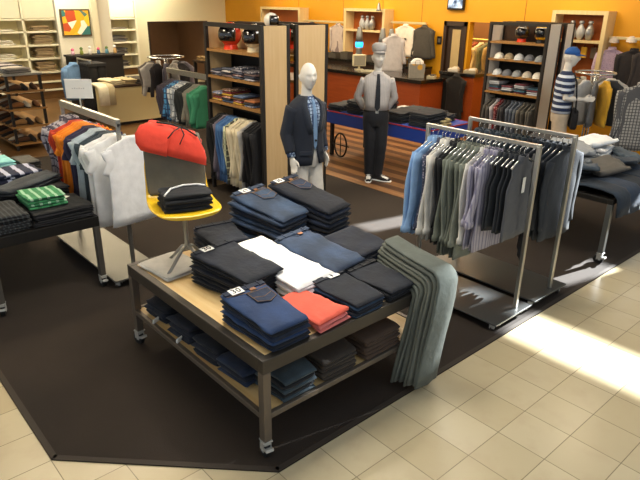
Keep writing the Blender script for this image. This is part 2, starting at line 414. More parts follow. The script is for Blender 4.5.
def sticker(parent, x, y, z, txt, rz=0, sc_=1.0):
    s_ = bx(-.034 * sc_, .034 * sc_, -.024 * sc_, .024 * sc_, 0, .0015).build('size_sticker', PAPER, parent, loc=(x, y, z), rot=(0, 0, rz)); s_['label'] = 'white size sticker' + (' reading ' + txt if txt else '')
    if txt:
        c = bpy.data.curves.new('number', 'FONT'); c.body = txt; c.size = .046 * sc_; c.align_x = 'CENTER'; c.align_y = 'CENTER'; c.extrude = .0006; c.offset = .0007; c.space_character = 1.1
        to = bpy.data.objects.new('number', c); col.objects.link(to); bpy.context.view_layer.update()
        me = bpy.data.meshes.new_from_object(to.evaluated_get(bpy.context.evaluated_depsgraph_get())); bpy.data.objects.remove(to); me.materials.clear(); me.materials.append(INK)
        link('number', me, s_, (0, 0, .0022))
def jeans_detail(o, w_, d, h0, h1, txt=None, patch='#8a5a34', stitch='#8f6a3a', mat=None, pocket=True, sx=-.2, tap=.12):
    sl = math.atan((h0 - h1) / d)
    def top(y): return (h0 + h1) / 2 + (h0 - h1) * y / d + .0045
    y0 = d / 2 - .03
    bx(-w_ * .47, w_ * .47, -.02, .02, -.003, .0035).build('waistband', mat, o, loc=(0, y0, top(y0)), rot=(sl, 0, 0), bevel=.002)
    for k in ((.06, .34) if txt is not None else (-.28, .0, .3)): bx(k * w_ - .006, k * w_ + .006, -.026, .024, .003, .007).build('belt_loop', mat, o, loc=(0, y0, top(y0)), rot=(sl, 0, 0))
    st = plain('stitch_' + stitch.strip('#'), stitch, .8)
    if pocket:
        cx = w_ * .16; pw, ph = w_ * .25, d * .3; yc = d / 2 - .09
        P = [(-pw, 0), (pw, 0), (pw * .95, -ph * .75), (0, -ph), (-pw * .95, -ph * .75)]
        mb = MB(); mb.loft([[(x, y, 0) for x, y in P], [(x * .98, y * .98, .004) for x, y in P]])
        pk = mb.build('back_pocket', mat, o, loc=(cx, yc, top(yc) - .001), rot=(sl, 0, 0))
        mb = MB()
        for a, c in zip(P, P[1:] + P[:1]): mb.tube([(a[0] * .93, a[1] * .93 - .004, .0045), (c[0] * .93, c[1] * .93 - .004, .0045)], .0014, 5)
        mb.tube([(-pw * .8, -ph * .4, .0045), (0, -ph * .55, .0045), (pw * .8, -ph * .4, .0045)], .0014, 5)
        mb.build('pocket_stitching', st, pk)
        mb = MB(); mb.tube([(-w_ * .46, d / 2 - .058, top(d / 2 - .058)), (0, d / 2 - .085, top(d / 2 - .085)), (w_ * .46, d / 2 - .058, top(d / 2 - .058))], .0015, 5); mb.build('yoke_seam', st, o)
    if patch: bx(-.02, .02, -.012, .012, 0, .003).build('leather_patch', plain('patch_' + patch.strip('#'), patch, .6), o, loc=(w_ * .12, d / 2 - .062, top(d / 2 - .062)), rot=(sl, 0, 0))
    if txt is not None: sticker(o, w_ * sx, d / 2 - .035, top(d / 2 - .035) + .0035, txt, 0, 1.25)
def stack(n, name, what, where, cat, loc, rot, w_, d, h0, h1, mats, group, taper=.12, detail=None, jit=.008, rough=1.0, seed=0):
    """n folded pieces one on another; loc is the bottom centre, the far (waist) end may be thicker"""
    top = None; fr = Matrix.Rotation(rot, 3, 'Z'); dh = (h0 - h1) / d
    for k in range(n):
        a = math.atan(dh) * k; z = k * (h0 + h1) / 2
        off = fr @ Vector(((R.random() - .5) * 2 * jit, (R.random() - .5) * 2 * jit, 0))
        pos = 'topmost in' if k == n - 1 else ('lowest in' if k == 0 else ORD[n - 1 - k] + ' down in')
        lab = f'{what}, {pos} the {where}' if n > 1 else f'{what} {where}'
        o = link(name, slab_mesh(w_, d, h0, h1, taper, (k + seed) % 4, rough), None, Vector(loc) + off + Vector((0, 0, z)), None, mat=mats[k % len(mats)])
        o.rotation_euler = (Matrix.Rotation(rot + (R.random() - .5) * jit * 5, 4, 'Z') @ Matrix.Rotation(a, 4, 'X')).to_euler()
        tag(o, lab, cat, group); top = o
    if detail: detail(top)
    return top
def drape_mesh(path, widths, tk, seed, legs=False, shift=None):
    """cloth strip along path [(y,z)..], widths per point, shift = x offset per point"""
    mb = MB(); loops = []; n = 16; P = [Vector((0, y, z)) for y, z in path]
    for i, p in enumerate(P):
        t_ = (P[min(i + 1, len(P) - 1)] - P[max(i - 1, 0)]).normalized(); nn = Vector((0, -t_.z, t_.y)); lp = []
        sh = shift[i] if shift else 0
        for k in range(n):
            a = 2 * math.pi * k / n; c, s_ = math.cos(a), math.sin(a)
            x = widths[i] / 2 * math.copysign(abs(c) ** .5, c)
            off = tk * math.copysign(abs(s_) ** .6, s_) + .009 * math.sin(x * 40 + seed * 2 + i * .15) * min(1, i / 4) * .6 + .005 * nz(x * 12, i * .6, seed)
            q = p + nn * off; lp.append((x + sh + .006 * nz(i * .5, seed, s_), q.y, q.z))
        loops.append(lp)
    mb.loft(loops); return mb

# ------------------------------------------------------------------ rolling display tables
def caster(parent, x, y, ztop, hw=.05, rz=0):
    c = MB().box(-.03, .03, -.03, .03, ztop - .008, ztop).box(-.027, -.021, -.016, .026, hw * .7, ztop - .004).box(.021, .027, -.016, .026, hw * .7, ztop - .004).box(-.021, .021, -.024, -.016, hw * 1.45, ztop - .004).build('caster', SILVER, parent, loc=(x, y, 0), rot=(0, 0, rz), bevel=.002)
    mb = MB(); mb.tube([(-.017, .012, hw * .76), (.017, .012, hw * .76)], hw * .76, 18, up=(0, 1, 0)); mb.build('wheel', RUBBER, c, smooth=False, bevel=.004)
    mb = MB(); mb.tube([(-.03, .012, hw * .82), (.03, .012, hw * .82)], .008, 8, up=(0, 1, 0)); mb.build('axle', CHROME, c)
    bx(-.024, .024, -.075, -.02, .05, .068).build('brake_pedal', SILVER, c, rot=(-.3, 0, 0), bevel=.003)
def table(label, x0, x1, y0, y1, ztop, shelf=None, board=MAPLE, rim=STEEL, legm=LEG, cast=True, rimh=.06, name='display_table', legs=None):
    o = thing(name, label, 'table', (x0, y0, 0)); W, D = x1 - x0, y1 - y0; L_ = .05
    zb = .12 if cast else .006
    mb = MB()
    for a in ((0, W, 0, L_), (0, W, D - L_, D), (0, L_, L_, D - L_), (W - L_, W, L_, D - L_)): mb.box(*a, ztop - rimh, ztop)
    mb.build('top_frame', rim, o, bevel=.004)
    bx(L_, W - L_, L_, D - L_, ztop - .03, ztop - .004).build('table_top', board, o)
    for x, y in ((0, 0), (W - L_, 0), (0, D - L_), (W - L_, D - L_)):
        bx(x, x + L_, y, y + L_, zb, ztop - rimh).build('leg', legm, o, bevel=.003)
        if cast: caster(o, x + L_ / 2, y + L_ / 2, zb, .064, R.uniform(-.6, .6))
    if shelf:
        mb = MB()
        for a in ((L_, W - L_, 0, .03), (L_, W - L_, D - .03, D), (.0, .03, L_, D - L_), (W - .03, W, L_, D - L_)): mb.box(*a, shelf - .035, shelf)
        mb.build('shelf_frame', legm, o, bevel=.003)
        bx(.03, W - .03, .03, D - .03, shelf - .028, shelf - .006).build('lower_shelf', board, o)
    return o
TZ = .65
table('rolling steel and pale wood display table piled with folded jeans', 1.53, 2.98, 2.14, 3.75, TZ, .30, rimh=.085)
T0 = TZ + .001
def jd(w_, d, h0, h1, m_, txt, **k): return lambda o: jeans_detail(o, w_, d, h0, h1, txt, mat=m_, **k)
NAVY, BLU, MED, INDI, BLK, DKN = denim('#171e2e', 1.8), denim('#2b3d55', 2.5), denim('#2f4059', 2.3), denim('#16233a', 2.9), denim('#10131a', 1.5), denim('#101725', 1.7)
G = 'folded jeans on the front display table'
# front corner stack, blue with the 30 sticker
stack(6, 'folded_jeans', 'dark blue folded jeans', 'near corner stack of the front table', 'jeans', (1.745, 2.40, T0), .02, .30, .46, .030, .021, [INDI, DKN, denim('#24406c', 1.5)], G, detail=jd(.30, .46, .030, .021, INDI, '30'), seed=1)
# coral pile
CORAL, CORAL2 = fabric('#e4614c'), fabric('#e88079')
stack(3, 'folded_shorts', 'coral folded shorts', 'coral pile at the front table edge', 'shorts', (2.05, 2.345, T0), .10, .24, .36, .030, .024, [CORAL2, CORAL2, CORAL], 'coral folded shorts', taper=-.05, jit=.012, rough=1.6, seed=2)
# two front right stacks
stack(5, 'folded_jeans', 'dark navy folded jeans', 'blank sticker stack beside the coral pile', 'jeans', (2.33, 2.345, T0), .05, .28, .40, .022, .017, [denim('#24405c', 1.6), DKN, NAVY], G, detail=jd(.28, .40, .022, .017, NAVY, '', pocket=False, patch=None, sx=.1), seed=3)
stack(4, 'folded_jeans', 'black folded jeans', 'low stack beside the overhanging grey trousers', 'jeans', (2.64, 2.355, T0), .05, .29, .40, .024, .018, [BLK, DKN], G, detail=jd(.29, .40, .024, .018, BLK, None, pocket=False, patch=None), seed=4)
# black 30 stack, mid left
stack(8, 'folded_jeans', 'black folded jeans', 'tall stack left of the white trousers', 'jeans', (1.93, 2.95, T0), .14, .34, .54, .027, .022, [BLK, DKN, BLK], G, detail=jd(.34, .54, .027, .022, DKN, '30', patch=None, pocket=False, sx=-.18), seed=5)
stack(5, 'folded_jeans', 'very dark folded jeans', 'stack beside the yellow chair foot', 'jeans', (2.17, 3.50, T0), -.15, .31, .36, .034, .030, [DKN], G, detail=jd(.31, .36, .034, .030, DKN, None, pocket=False, patch=None), seed=6)
# blue 29 stack
stack(8, 'folded_jeans', 'blue folded jeans', 'tilted stack stickered 29', 'jeans', (2.59, 3.47, T0), .22, .36, .52, .046, .032, [MED, BLU, NAVY], G, detail=jd(.36, .52, .046, .032, BLU, '29', sx=-.15), seed=7, jit=.014)
# back right 30 stack
stack(7, 'folded_jeans', 'dark blue folded jeans', 'back right stack of the front table', 'jeans', (2.95, 3.43, T0), .22, .34, .60, .056, .038, [DKN, INDI], G, detail=jd(.34, .60, .056, .038, INDI, '30', sx=-.22), seed=8)
# white trousers
WHT = fabric('#f4efec'); 
stack(6, 'folded_trousers', 'bright white folded trousers', 'white pile in the table middle', 'trousers', (2.205, 2.84, T0), .06, .30, .68, .034, .020, [WHT], 'white folded trousers', taper=-.12, jit=.016, rough=1.5, seed=9)
# big mid blue pair lying on a pile
stack(5, 'folded_jeans', 'blue folded jeans', 'broad pile right of the white trousers', 'jeans', (2.50, 2.80, T0), .12, .33, .56, .042, .026, [NAVY, DKN, NAVY, DKN, MED], G, taper=.05, detail=jd(.33, .56, .042, .026, MED, None, patch='#a06a4a', pocket=False), seed=10, rough=1.4)
stack(5, 'folded_jeans', 'dark blue folded jeans', 'right edge pile behind the grey trousers', 'jeans', (2.83, 2.76, T0), .12, .34, .36, .036, .026, [DKN, NAVY, denim('#232c3d', 1.5)], G, taper=.02, seed=11, rough=1.3)
# folded white shirts under the chair
stack(3, 'folded_shirt', 'flat white folded shirt', 'thin pile under the yellow chair', 'shirt', (1.75, 3.50, T0), .1, .30, .36, .009, .009, [fabric('#d6d3cc')], 'white shirts under the chair', taper=0, seed=12, jit=.012)
# grey trousers hanging over the front edge
GREYT = [fabric('#5c5f55'), fabric('#666a61'), fabric('#565a52')]
for k in range(7):
    z = T0 + .016 + .028 * k; yb = 2.125 - .0265 * k; r_ = .045 + .012 * k
    path = [(2.62 - .012 * k, z + .012), (2.52, z + .006), (2.4, z), (2.28, z), (yb + r_ + .02, z)]
    for a in (25, 50, 75): path.append((yb + r_ - r_ * math.sin(math.radians(a)), z - r_ + r_ * math.cos(math.radians(a))))
    for q in (.62, .5, .38, .26, .15, .06 + .01 * (k % 3)): 
        if q < z - r_ - .02: path.append((yb + .004 * math.sin(q * 9 + k), q))
    nP = len(path); x_top = 2.97 - .010 * (6 - k)
    sh = []
    for (y, zz) in path:
        q = max(0, min(1, (2.62 - y) / .5)); fall = max(0, (z - .03 - zz) / z) if y < yb + r_ else 0
        sh.append(-.10 * q - .17 * fall - .002 * (6 - k) * fall)
    wd = [.145 + .01 * min(i, 8) * .9 for i in range(nP)]
    mb = drape_mesh(path, wd, .0135, k * 1.3, shift=sh)
    m_ = fabric('#5c625b') if k == 6 else GREYT[k % 3]
    o = mb.build('draped_trousers', m_, None, smooth=True, loc=(x_top, 0, 0))
    tag(o, f'grey trousers hung over the table edge, {"outermost" if k == 6 else ("innermost" if k == 0 else ORD[6 - k] + " from the outside")} in the bundle', 'trousers', 'grey trousers over the table edge')
# lower shelf of the front table
G2 = 'folded trousers on the lower shelf'
for i, (y, m_, c) in enumerate(((3.50, DKN, 'farthest'), (3.17, NAVY, 'second farthest'), (2.84, DKN, 'middle'), (2.55, INDI, 'nearest'))):
    stack(3, 'folded_jeans', 'dark blue jeans', f'{c} pile along the lower shelf side', 'jeans', (1.80, y, .302), 1.62, .27, .44, .038, .03, [m_, NAVY], G2, seed=20 + i, rough=1.6)
    for k in range(1): tag(bx(-.03, .03, -.006, .006, 0, .03).build('swing_tag', PAPER, None, loc=(1.565, y - .05, .302), rot=(.2, 0, .4)), f'small white swing tag poking out of the {c} pile on the lower shelf', 'tag', 'swing tags on the lower shelf') if i in (0, 1) else None
STL, BRN, BRN2 = denim('#34424a', 2.2), fabric('#3a322a'), fabric('#4c3b2e')
stack(5, 'folded_jeans', 'grey black folded jeans', 'left stack of the lower shelf front', 'jeans', (2.02 - .22, 2.30, .302), 0, .27, .28, .034, .026, [STL, BLK], G2, seed=30)
stack(5, 'folded_trousers', 'dark olive folded trousers', 'middle stack of the lower shelf front', 'trousers', (2.12, 2.34, .302), 0, .31, .36, .034, .026, [BRN], G2, seed=31)
stack(5, 'folded_trousers', 'brown folded trousers', 'right stack of the lower shelf front', 'trousers', (2.49, 2.36, .302), 0, .36, .40, .036, .028, [BRN2], G2, seed=32)

# ------------------------------------------------------------------ yellow chair standing on the table
CR = -.3
ch = thing('shell_chair', 'yellow moulded chair with grey star foot standing on the front table', 'chair', (1.835, 3.42, T0), CR)
prof = [(-.22, .435, .30), (-.235, .45, .36), (-.19, .462, .43), (-.08, .452, .46), (.05, .445, .46), (.14, .455, .45), (.19, .50, .43), (.215, .58, .42), (.235, .68, .42), (.25, .80, .38), (.258, .85, .30)]
mb = MB(); loops = []
for y, z, w_ in prof:
    up_ = []; lo = []
    for i in range(13):
        q = -1 + 2 * i / 12; x = q * w_ / 2; cv = .022 * q * q
        yy = y - (cv if z > .5 else 0); zz = z + (cv if z <= .5 else 0)
        up_.append((x, yy, zz)); lo.append((x, yy + (.014 if z > .5 else 0), zz - (.014 if z <= .5 else 0)))
    loops.append(up_ + lo[::-1])
mb.loft(loops); sh = mb.build('seat_shell', YELLOW, ch, smooth=True); s2 = sh.modifiers.new('s', 'SUBSURF'); s2.levels = 1; s2.render_levels = 1
GREYM = plain('grey_chair_metal', '#a9a7a0', .3, .7)
mb = MB(); mb.lathe([(.05, .436), (.05, .425), (.018, .40), (.016, .2), (.02, .15), (.016, .14)]); mb.build('pedestal', GREYM, ch, smooth=True)
for k in range(4):
    a = k * math.pi / 2 + .25 - CR
    mb = MB(); c, s_ = math.cos(a), math.sin(a)
    mb.tube([(0, 0, .17), (.05 * c, .05 * s_, .15), (.15 * c, .15 * s_, .05), (.2 * c, .2 * s_, .008)], [.013, .012, .011, .010], 8); mb.build('leg', GREYM, ch, smooth=True)
NS = fabric('#17191c')
fr = Matrix.Rotation(CR, 3, 'Z'); pos = Vector((1.835, 3.42, T0)) + fr @ Vector((.0, -.04, .458))
stack(4, 'folded_shorts', 'black folded shorts', 'stack on the seat of the yellow chair', 'shorts', pos, CR, .32, .24, .03, .03, [NS], 'black shorts on the yellow chair', taper=.03, rough=1.2, seed=40,
      detail=lambda o: tag(MB().tube([(-.15, -.10, .034), (-.09, .02, .038), (0, .07, .04), (.09, .06, .04), (.14, .02, .038)], .006, 6).build('drawstring', PAPER, o), 'white drawstring'))
# trousers and shorts thrown over the chair back
KH = fabric('#6d685a')
path = [(.30, .50), (.30, .62), (.295, .78), (.285, .86), (.255, .885), (.226, .86), (.208, .78), (.195, .62), (.175, .52), (.165, .50)]
mb = drape_mesh(path, [.36, .38, .38, .38, .38, .38, .40, .41, .40, .38], .011, 3)
o = tag(mb.build('draped_trousers', KH, None, smooth=True, loc=(1.835, 3.42, T0), rot=CR), 'grey khaki trousers folded over the back of the yellow chair', 'trousers')
RED = fabric('#d8402c')
RT_ = Matrix.Translation((.02, .245, .915)) @ Matrix.Rotation(.34, 4, 'Y') @ Matrix.Diagonal((.86, .80, .84, 1)) @ Matrix.Translation((0, -.24, -.86))
red = thing('draped_shorts', 'red orange shorts with a dark waist cord thrown over the chair back', 'shorts', (1.835, 3.42, T0), CR)
def crumple(P, wd, tk, seed, sh): return drape_mesh(P, wd, tk, seed, shift=sh)
path = [(.335, .63), (.335, .74), (.325, .83), (.295, .872), (.24, .872), (.19, .84), (.165, .78), (.15, .72), (.14, .66)]
mb = crumple(path, [.40, .44, .44, .40, .38, .42, .46, .46, .40], .02, 5, [.06, .05, .04, .0, -.02, -.0, .03, .06, .10]); mb.build('shorts_body', RED, red, smooth=True).data.transform(RT_)
mb = crumple([(.20, .868), (.165, .84), (.135, .77), (.12, .70), (.115, .655)], [.2, .25, .26, .24, .2], .017, 9, [-.12, -.15, -.17, -.16, -.13]); mb.build('leg', RED, red, smooth=True).data.transform(RT_)
mb = MB(); mb.tube([(-.16, .17, .895), (-.05, .2, .905), (.08, .2, .9), (.17, .17, .87)], .008, 6); mb.tube([(.03, .185, .905), (-.02, .14, .87), (-.06, .11, .80)], .005, 6); mb.tube([(.03, .185, .905), (.06, .135, .86), (.04, .105, .78)], .005, 6)
wc = tag(mb.build('waist_cord', INK, red, smooth=True), 'dark waist cord'); wc.data.transform(RT_)

# ------------------------------------------------------------------ paired chrome garment racks
BRUSH = plain('brushed_steel', '#b9b7b0', .3, .9, .05)
PLATE = plain('grey_steel_plate', '#6a6c6b', .32, .7, .08, 3)
def rack(label, x, y0, y1, z, px0, px1, py0, py1, group=None, plate=PLATE, tube_m=BRUSH, wide=.014, tall=.016):
    o = thing('garment_rack', label, 'clothes rack', (x, y0, 0), 0, group); D = y1 - y0
    bx(px0 - x, px1 - x, py0 - y0, py1 - y0, .075, .09).build('base_plate', plate, o, bevel=.004)
    for a in (px0 - x + .06, px1 - x - .06):
        for b_ in (py0 - y0 + .06, py1 - y0 - .06): caster(o, a, b_, .075, .036, R.uniform(0, 3))
    for yy in (0, D): bx(-.016, .016, yy - .016, yy + .016, .09, z + .0).build('upright', tube_m, o, bevel=.004)
    bx(-wide, wide, -.016, D + .016, z - tall, z + tall).build('hanging_rail', tube_m, o, bevel=.004)
    return o
def fill(items, rackname, x, ya, yb, z, group, hgroup, hlabel, end, jx=.012, rot0=0, noun='clothes rail'):
    """items: (count, name, description, category, material or list, kwargs), hung in order from ya to yb"""
    flat = [(i, k) for i in items for k in range(i[0])]; n = len(flat); cnt = {}
    tot = {}
    for i, k in flat: tot[i[2]] = tot.get(i[2], 0) + 1
    for q, (it, k) in enumerate(flat):
        y = ya + (yb - ya) * q / max(1, n - 1); c, name, desc, cat, mt, kw = it
        cnt[desc] = cnt.get(desc, 0) + 1
        mat = mt[k % len(mt)] if isinstance(mt, list) else mt
        lab = f'{desc} on {rackname}, {ORD[q]} from its {end}'
        loc = (x + R.uniform(-jx, jx), y, z - .01); rz = rot0 + R.uniform(-.05, .05)
        garment(name, lab, cat, loc, rz, mat, seed=q, group=group, **kw)
        if hlabel: hanger((loc[0], loc[1], z + tallz), rz, f'{hlabel}, {ORD[q]} from its {end}', hgroup)
tallz = -.005
rack('nearer chrome rolling rack hung with blue, white, grey and black shirts', 4.06, 2.13, 3.16, 1.42, 3.68, 4.2, 2.06, 3.24, 'paired chrome racks')
rack('farther chrome rolling rack hung with dark navy clothes', 4.61, 2.13, 3.12, 1.42, 4.27, 4.80, 2.07, 3.2, 'paired chrome racks')
SKY, NPR, OFFW, BLKF, OLV = fabric('#86a9d2'), fabric('#3a4055', '#a6a3b8', 'print'), fabric('#d6d3cb'), fabric('#17191d'), [fabric('#6f7468'), fabric('#7b8075'), fabric('#666b61')]
LAV, CHAR, GRYV = fabric('#a9a5b4', '#7f7b90', 'stripe_x'), [fabric('#2b2e33'), fabric('#22262b')], fabric('#4a4c52')
LS = dict(w_=.46, Lg=.84, tk=.017, sleeve=.6, flare=.05, cuff=True)
fill([(2, 'hanging_shirt', 'sky blue long sleeved shirt', 'shirt', SKY, dict(w_=.5, Lg=.88, tk=.018, sleeve=.62, flare=.12, cuff=True)),
      (1, 'hanging_shirt', 'navy printed shirt', 'shirt', NPR, LS),
      (2, 'hanging_shirt', 'off white shirt', 'shirt', OFFW, dict(w_=.46, Lg=.9, tk=.018, sleeve=.62, flare=.05, cuff=True)),
      (2, 'hanging_shirt', 'black shirt', 'shirt', BLKF, dict(w_=.44, Lg=.92, tk=.017, sleeve=.6, flare=.02)),
      (5, 'hanging_shirt', 'olive grey shirt', 'shirt', OLV, dict(w_=.46, Lg=.98, tk=.017, sleeve=.64, flare=.03, cuff=True)),
      (1, 'hanging_shirt', 'white shirt', 'shirt', OFFW, LS),
      (3, 'hanging_shirt', 'lavender striped shirt with rolled cuffs', 'shirt', LAV, dict(w_=.46, Lg=.86, tk=.018, sleeve=.42, flare=.07, cuff=True)),
      (4, 'hanging_waistcoat', 'charcoal waistcoat', 'waistcoat', CHAR, dict(w_=.40, Lg=.66, tk=.018, kind='vest')),
      (1, 'hanging_waistcoat', 'grey waistcoat with white tag', 'waistcoat', GRYV, dict(w_=.42, Lg=.70, tk=.02, kind='vest', tagc=1))],
     'the nearer chrome rack', 4.06, 3.10, 2.24, 1.40, 'clothes on the nearer chrome rack', 'hangers on the nearer rack', 'silver hanger on the nearer chrome rack', 'far end')
GRN, DNV = fabric('#27343a'), [fabric('#1d232c'), fabric('#232b35'), fabric('#191d25')]
fill([(5, 'hanging_shirt', 'dark slate shirt', 'shirt', [fabric('#3a4450'), fabric('#2c3640')], LS),
      (5, 'hanging_jacket', 'deep green grey jacket', 'jacket', [GRN, fabric('#222d33')], dict(w_=.46, Lg=.82, tk=.02, sleeve=.6, flare=.03)),
      (7, 'hanging_jacket', 'dark navy jacket', 'jacket', DNV, dict(w_=.52, Lg=.84, tk=.02, sleeve=.58, flare=.03))],
     'the farther chrome rack', 4.655, 3.05, 2.20, 1.40, 'clothes on the farther chrome rack', 'hangers on the farther rack', 'silver hanger on the farther chrome rack', 'far end')
link('hanging_shirt', torso_mesh(.36, .93, .018, 'skirt', 1), None, (4.335, 2.30, 1.36), .6, mat=fabric('#1c2028'))
tag(bpy.data.objects['hanging_shirt' if False else col.objects[-1].name], 'dark garment hanging low between the two chrome racks', 'shirt')

# ------------------------------------------------------------------ left rack of T-shirts
LADDER = plain('speckled_chrome', '#a8a6a0', .3, .9, .35, 60)
rack('chrome rack on a grey plate hung with white and orange shirts', 2.035, 4.83, 6.12, 1.42, 1.78, 2.24, 4.66, 6.2, None, plain('pale_steel_plate', '#77746c', .4, .5, .06, 3), LADDER, .02, .032)
TW = [fabric('#f3f3f3'), fabric('#ecebea')]
SS = dict(w_=.46, Lg=.78, tk=.021, sleeve=.20, flare=.035, collar=False)
fill([(4, 'hanging_shirt', 'grey plaid shirt', 'shirt', fabric('#b3aeb6', '#5d5a6a', 'plaid'), dict(w_=.46, Lg=.76, tk=.02, sleeve=.24, flare=.03)),
      (2, 'hanging_shirt', 'brick red shirt', 'shirt', fabric('#c4452c'), SS), (5, 'hanging_shirt', 'bright orange shirt', 'shirt', [fabric('#ee8418'), fabric('#f0901f')], SS),
      (3, 'hanging_shirt', 'dark plum shirt', 'shirt', fabric('#3d3850'), SS), (3, 'hanging_shirt', 'pale blue grey shirt', 'shirt', fabric('#b9c6cf'), SS),
      (3, 'hanging_shirt', 'slate grey shirt', 'shirt', fabric('#3f4b53'), SS), (3, 'hanging_shirt', 'white T-shirt', 'shirt', TW, dict(w_=.5, Lg=.86, tk=.022, sleeve=.21, flare=.03, collar=False))],
     'the rack beside the dark table', 2.035, 6.02, 4.92, 1.385, 'shirts on the rack beside the dark table', None, None, 'far end')
tag(garment('hanging_shirt', 'white T-shirt with a chest print facing out on the end of the left rack', 'shirt', (2.10, 4.775, 1.39), .15, TW[0], .5, .84, .02, 'shirt', .21, .03, seed=2, collar=False), group='shirts on the rack beside the dark table')
sg = thing('sign_holder', 'small blank looking white sign card on a post above the left rack', 'sign', (2.035, 5.6, 1.452), -.7)
bx(-.006, .006, -.006, .006, 0, .09).build('post', BRUSH, sg); bx(-.12, .12, -.008, .008, .08, .25).build('card', PAPER, sg)
mb = MB()
for k in range(6): mb.box(-.06 + k * .02, -.047 + k * .02, -.0095, -.0078, .165, .172 + .004 * (k % 2))
tag(mb.build('faint_print', plain('faint_grey', '#c4c4c4', .8), sg), 'faint grey print')

# ------------------------------------------------------------------ dark table at the left
LT = .67
table('dark rolling table at the left piled with folded shirts and jeans', .88, 1.76, 4.79, 6.85, LT, None, BLACK, BLACK, plain('dark_leg', '#6b665f', .4, .6), rimh=.09)
GL = 'folded clothes on the dark left table'
BKS = [fabric('#1b1b1e'), fabric('#222226'), fabric('#18191b')]
tp = stack(6, 'folded_trousers', 'black folded trousers', 'near right pile of the dark left table', 'trousers', (1.50, 5.03, LT), .03, .48, .42, .018, .018, BKS, GL, taper=.0, rough=1.3, seed=50)
for i, (x, y) in enumerate(((.13, .10), (.02, -.02))): sticker(tp, x, y, .022, '', .5)
stack(7, 'folded_shirt', 'black striped folded shirt', 'near left pile of the dark left table', 'shirt', (1.06, 5.03, LT), .03, .34, .42, .022, .02, [fabric('#1d1f22', '#3a3f42', 'stripe_x')], GL, taper=0, rough=1.3, seed=51)
stack(4, 'folded_shirt', 'green striped folded shirt', 'green pile on the black trousers', 'shirt', (1.42, 5.10, LT + .112), -.03, .30, .34, .024, .024, [fabric('#3f8f5c', '#2d7045', 'stripe_x', .4), fabric('#3f8f5c', '#a5cdb0', 'stripe_x', .55)], GL, taper=0, rough=1.4, seed=52)
stack(5, 'folded_trousers', 'black folded trousers', 'second row pile of the dark left table', 'trousers', (1.36, 5.53, LT), 0, .76, .40, .03, .03, BKS, GL, taper=0, seed=53)
stack(2, 'folded_jeans', 'faded charcoal jeans', 'diagonal bundle on the second row pile', 'jeans', (1.44, 5.50, LT + .152), .55, .72, .22, .035, .03, [denim('#2c3138', 1.8), denim('#3b424a', 1.9)], GL, taper=.15, rough=1.8, seed=54)
stack(8, 'folded_shirt', 'navy patterned folded shirt', 'navy pile behind the diagonal jeans', 'shirt', (1.45, 5.92, LT), .0, .40, .34, .028, .028, [fabric('#1f2740', '#c9cde0', 'print', .35), fabric('#222a44', '#b9bfd8', 'stripe_x', .3)], GL, taper=0, rough=1.5, seed=55)
stack(7, 'folded_shirt', 'black folded shirt', 'third row left pile of the dark left table', 'shirt', (1.07, 5.92, LT), .0, .32, .34, .026, .026, [BKS[0], BKS[1]], GL, taper=0, seed=56)
stack(9, 'folded_shirt', 'pale aqua folded shirt', 'aqua pile on the dark left table', 'shirt', (1.36, 6.30, LT), .05, .34, .32, .028, .028, [fabric('#8fd3d6'), fabric('#9adadb')], GL, taper=0, rough=1.4, seed=57)
stack(8, 'folded_shirt', 'dark grey folded shirt', 'grey pile beside the aqua pile', 'shirt', (1.66, 6.27, LT), .05, .18, .32, .028, .028, [fabric('#54534f')], GL, taper=0, rough=1.4, seed=58)
stack(10, 'folded_shirt', 'pinkish white folded shirt', 'back pile of the dark left table', 'shirt', (1.30, 6.65, LT), .05, .40, .30, .028, .028, [fabric('#d9cdd2'), fabric('#e6e0dd')], GL, taper=0, rough=1.4, seed=59)

# ------------------------------------------------------------------ right table
RT = .67
table('black rolling table at the right piled with shirts and dark jeans', 5.64, 7.0, 2.14, 3.62, RT, None, BLACK, BLACK, plain('grey_leg', '#7b7d7b', .35, .7), rimh=.05)
GR = 'folded clothes on the right table'
DB = [denim('#1d2b3a', 1.8), denim('#22344a', 1.7), fabric('#1b222b')]
for k in range(5):
    x = 5.80 + .245 * k; path = [(2.62, RT + .05), (2.45, RT + .075), (2.28, RT + .07), (2.16, RT + .055), (2.105, RT + .01), (2.095, RT - .07), (2.09, RT - .17 - .02 * (k % 2))]
    tag(drape_mesh(path, [.25, .26, .27, .27, .27, .28, .26], .015, k * 2.3 + 60).build('draped_jeans', DB[k % 3], None, smooth=True, loc=(x, 0, 0)), f'dark jeans hung over the right table edge, {ORD[k]} from its corner leg', 'jeans', 'jeans over the right table edge')
stack(5, 'folded_jeans', 'dark folded jeans', 'left edge pile of the right table', 'jeans', (5.86, 2.98, RT), .05, .38, .50, .034, .03, DB, GR, rough=1.5, seed=61)
stack(6, 'folded_shirt', 'grey folded shirt', 'grey pile in the middle of the right table', 'shirt', (6.28, 2.88, RT), .25, .42, .44, .036, .034, [fabric('#7d8288'), fabric('#5b6167')], GR, taper=0, rough=1.8, seed=62)
stack(7, 'folded_shirt', 'white folded shirt', 'white pile on the right table', 'shirt', (6.72, 2.92, RT), .2, .42, .44, .034, .034, [fabric('#dedede'), fabric('#cfd3d6')], GR, taper=0, rough=1.8, seed=63)
stack(7, 'folded_shirt', 'dark grey folded shirt', 'back left pile of the right table', 'shirt', (6.05, 3.40, RT), .1, .44, .36, .036, .034, [fabric('#39424b'), fabric('#6d6a62')], GR, taper=0, rough=1.8, seed=64)
stack(2, 'folded_shirt', 'mid grey folded shirt', 'back right pile of the right table', 'shirt', (6.60, 3.40, RT), .1, .54, .38, .06, .06, [fabric('#5a5f62')], GR, taper=0, rough=1.6, seed=65)
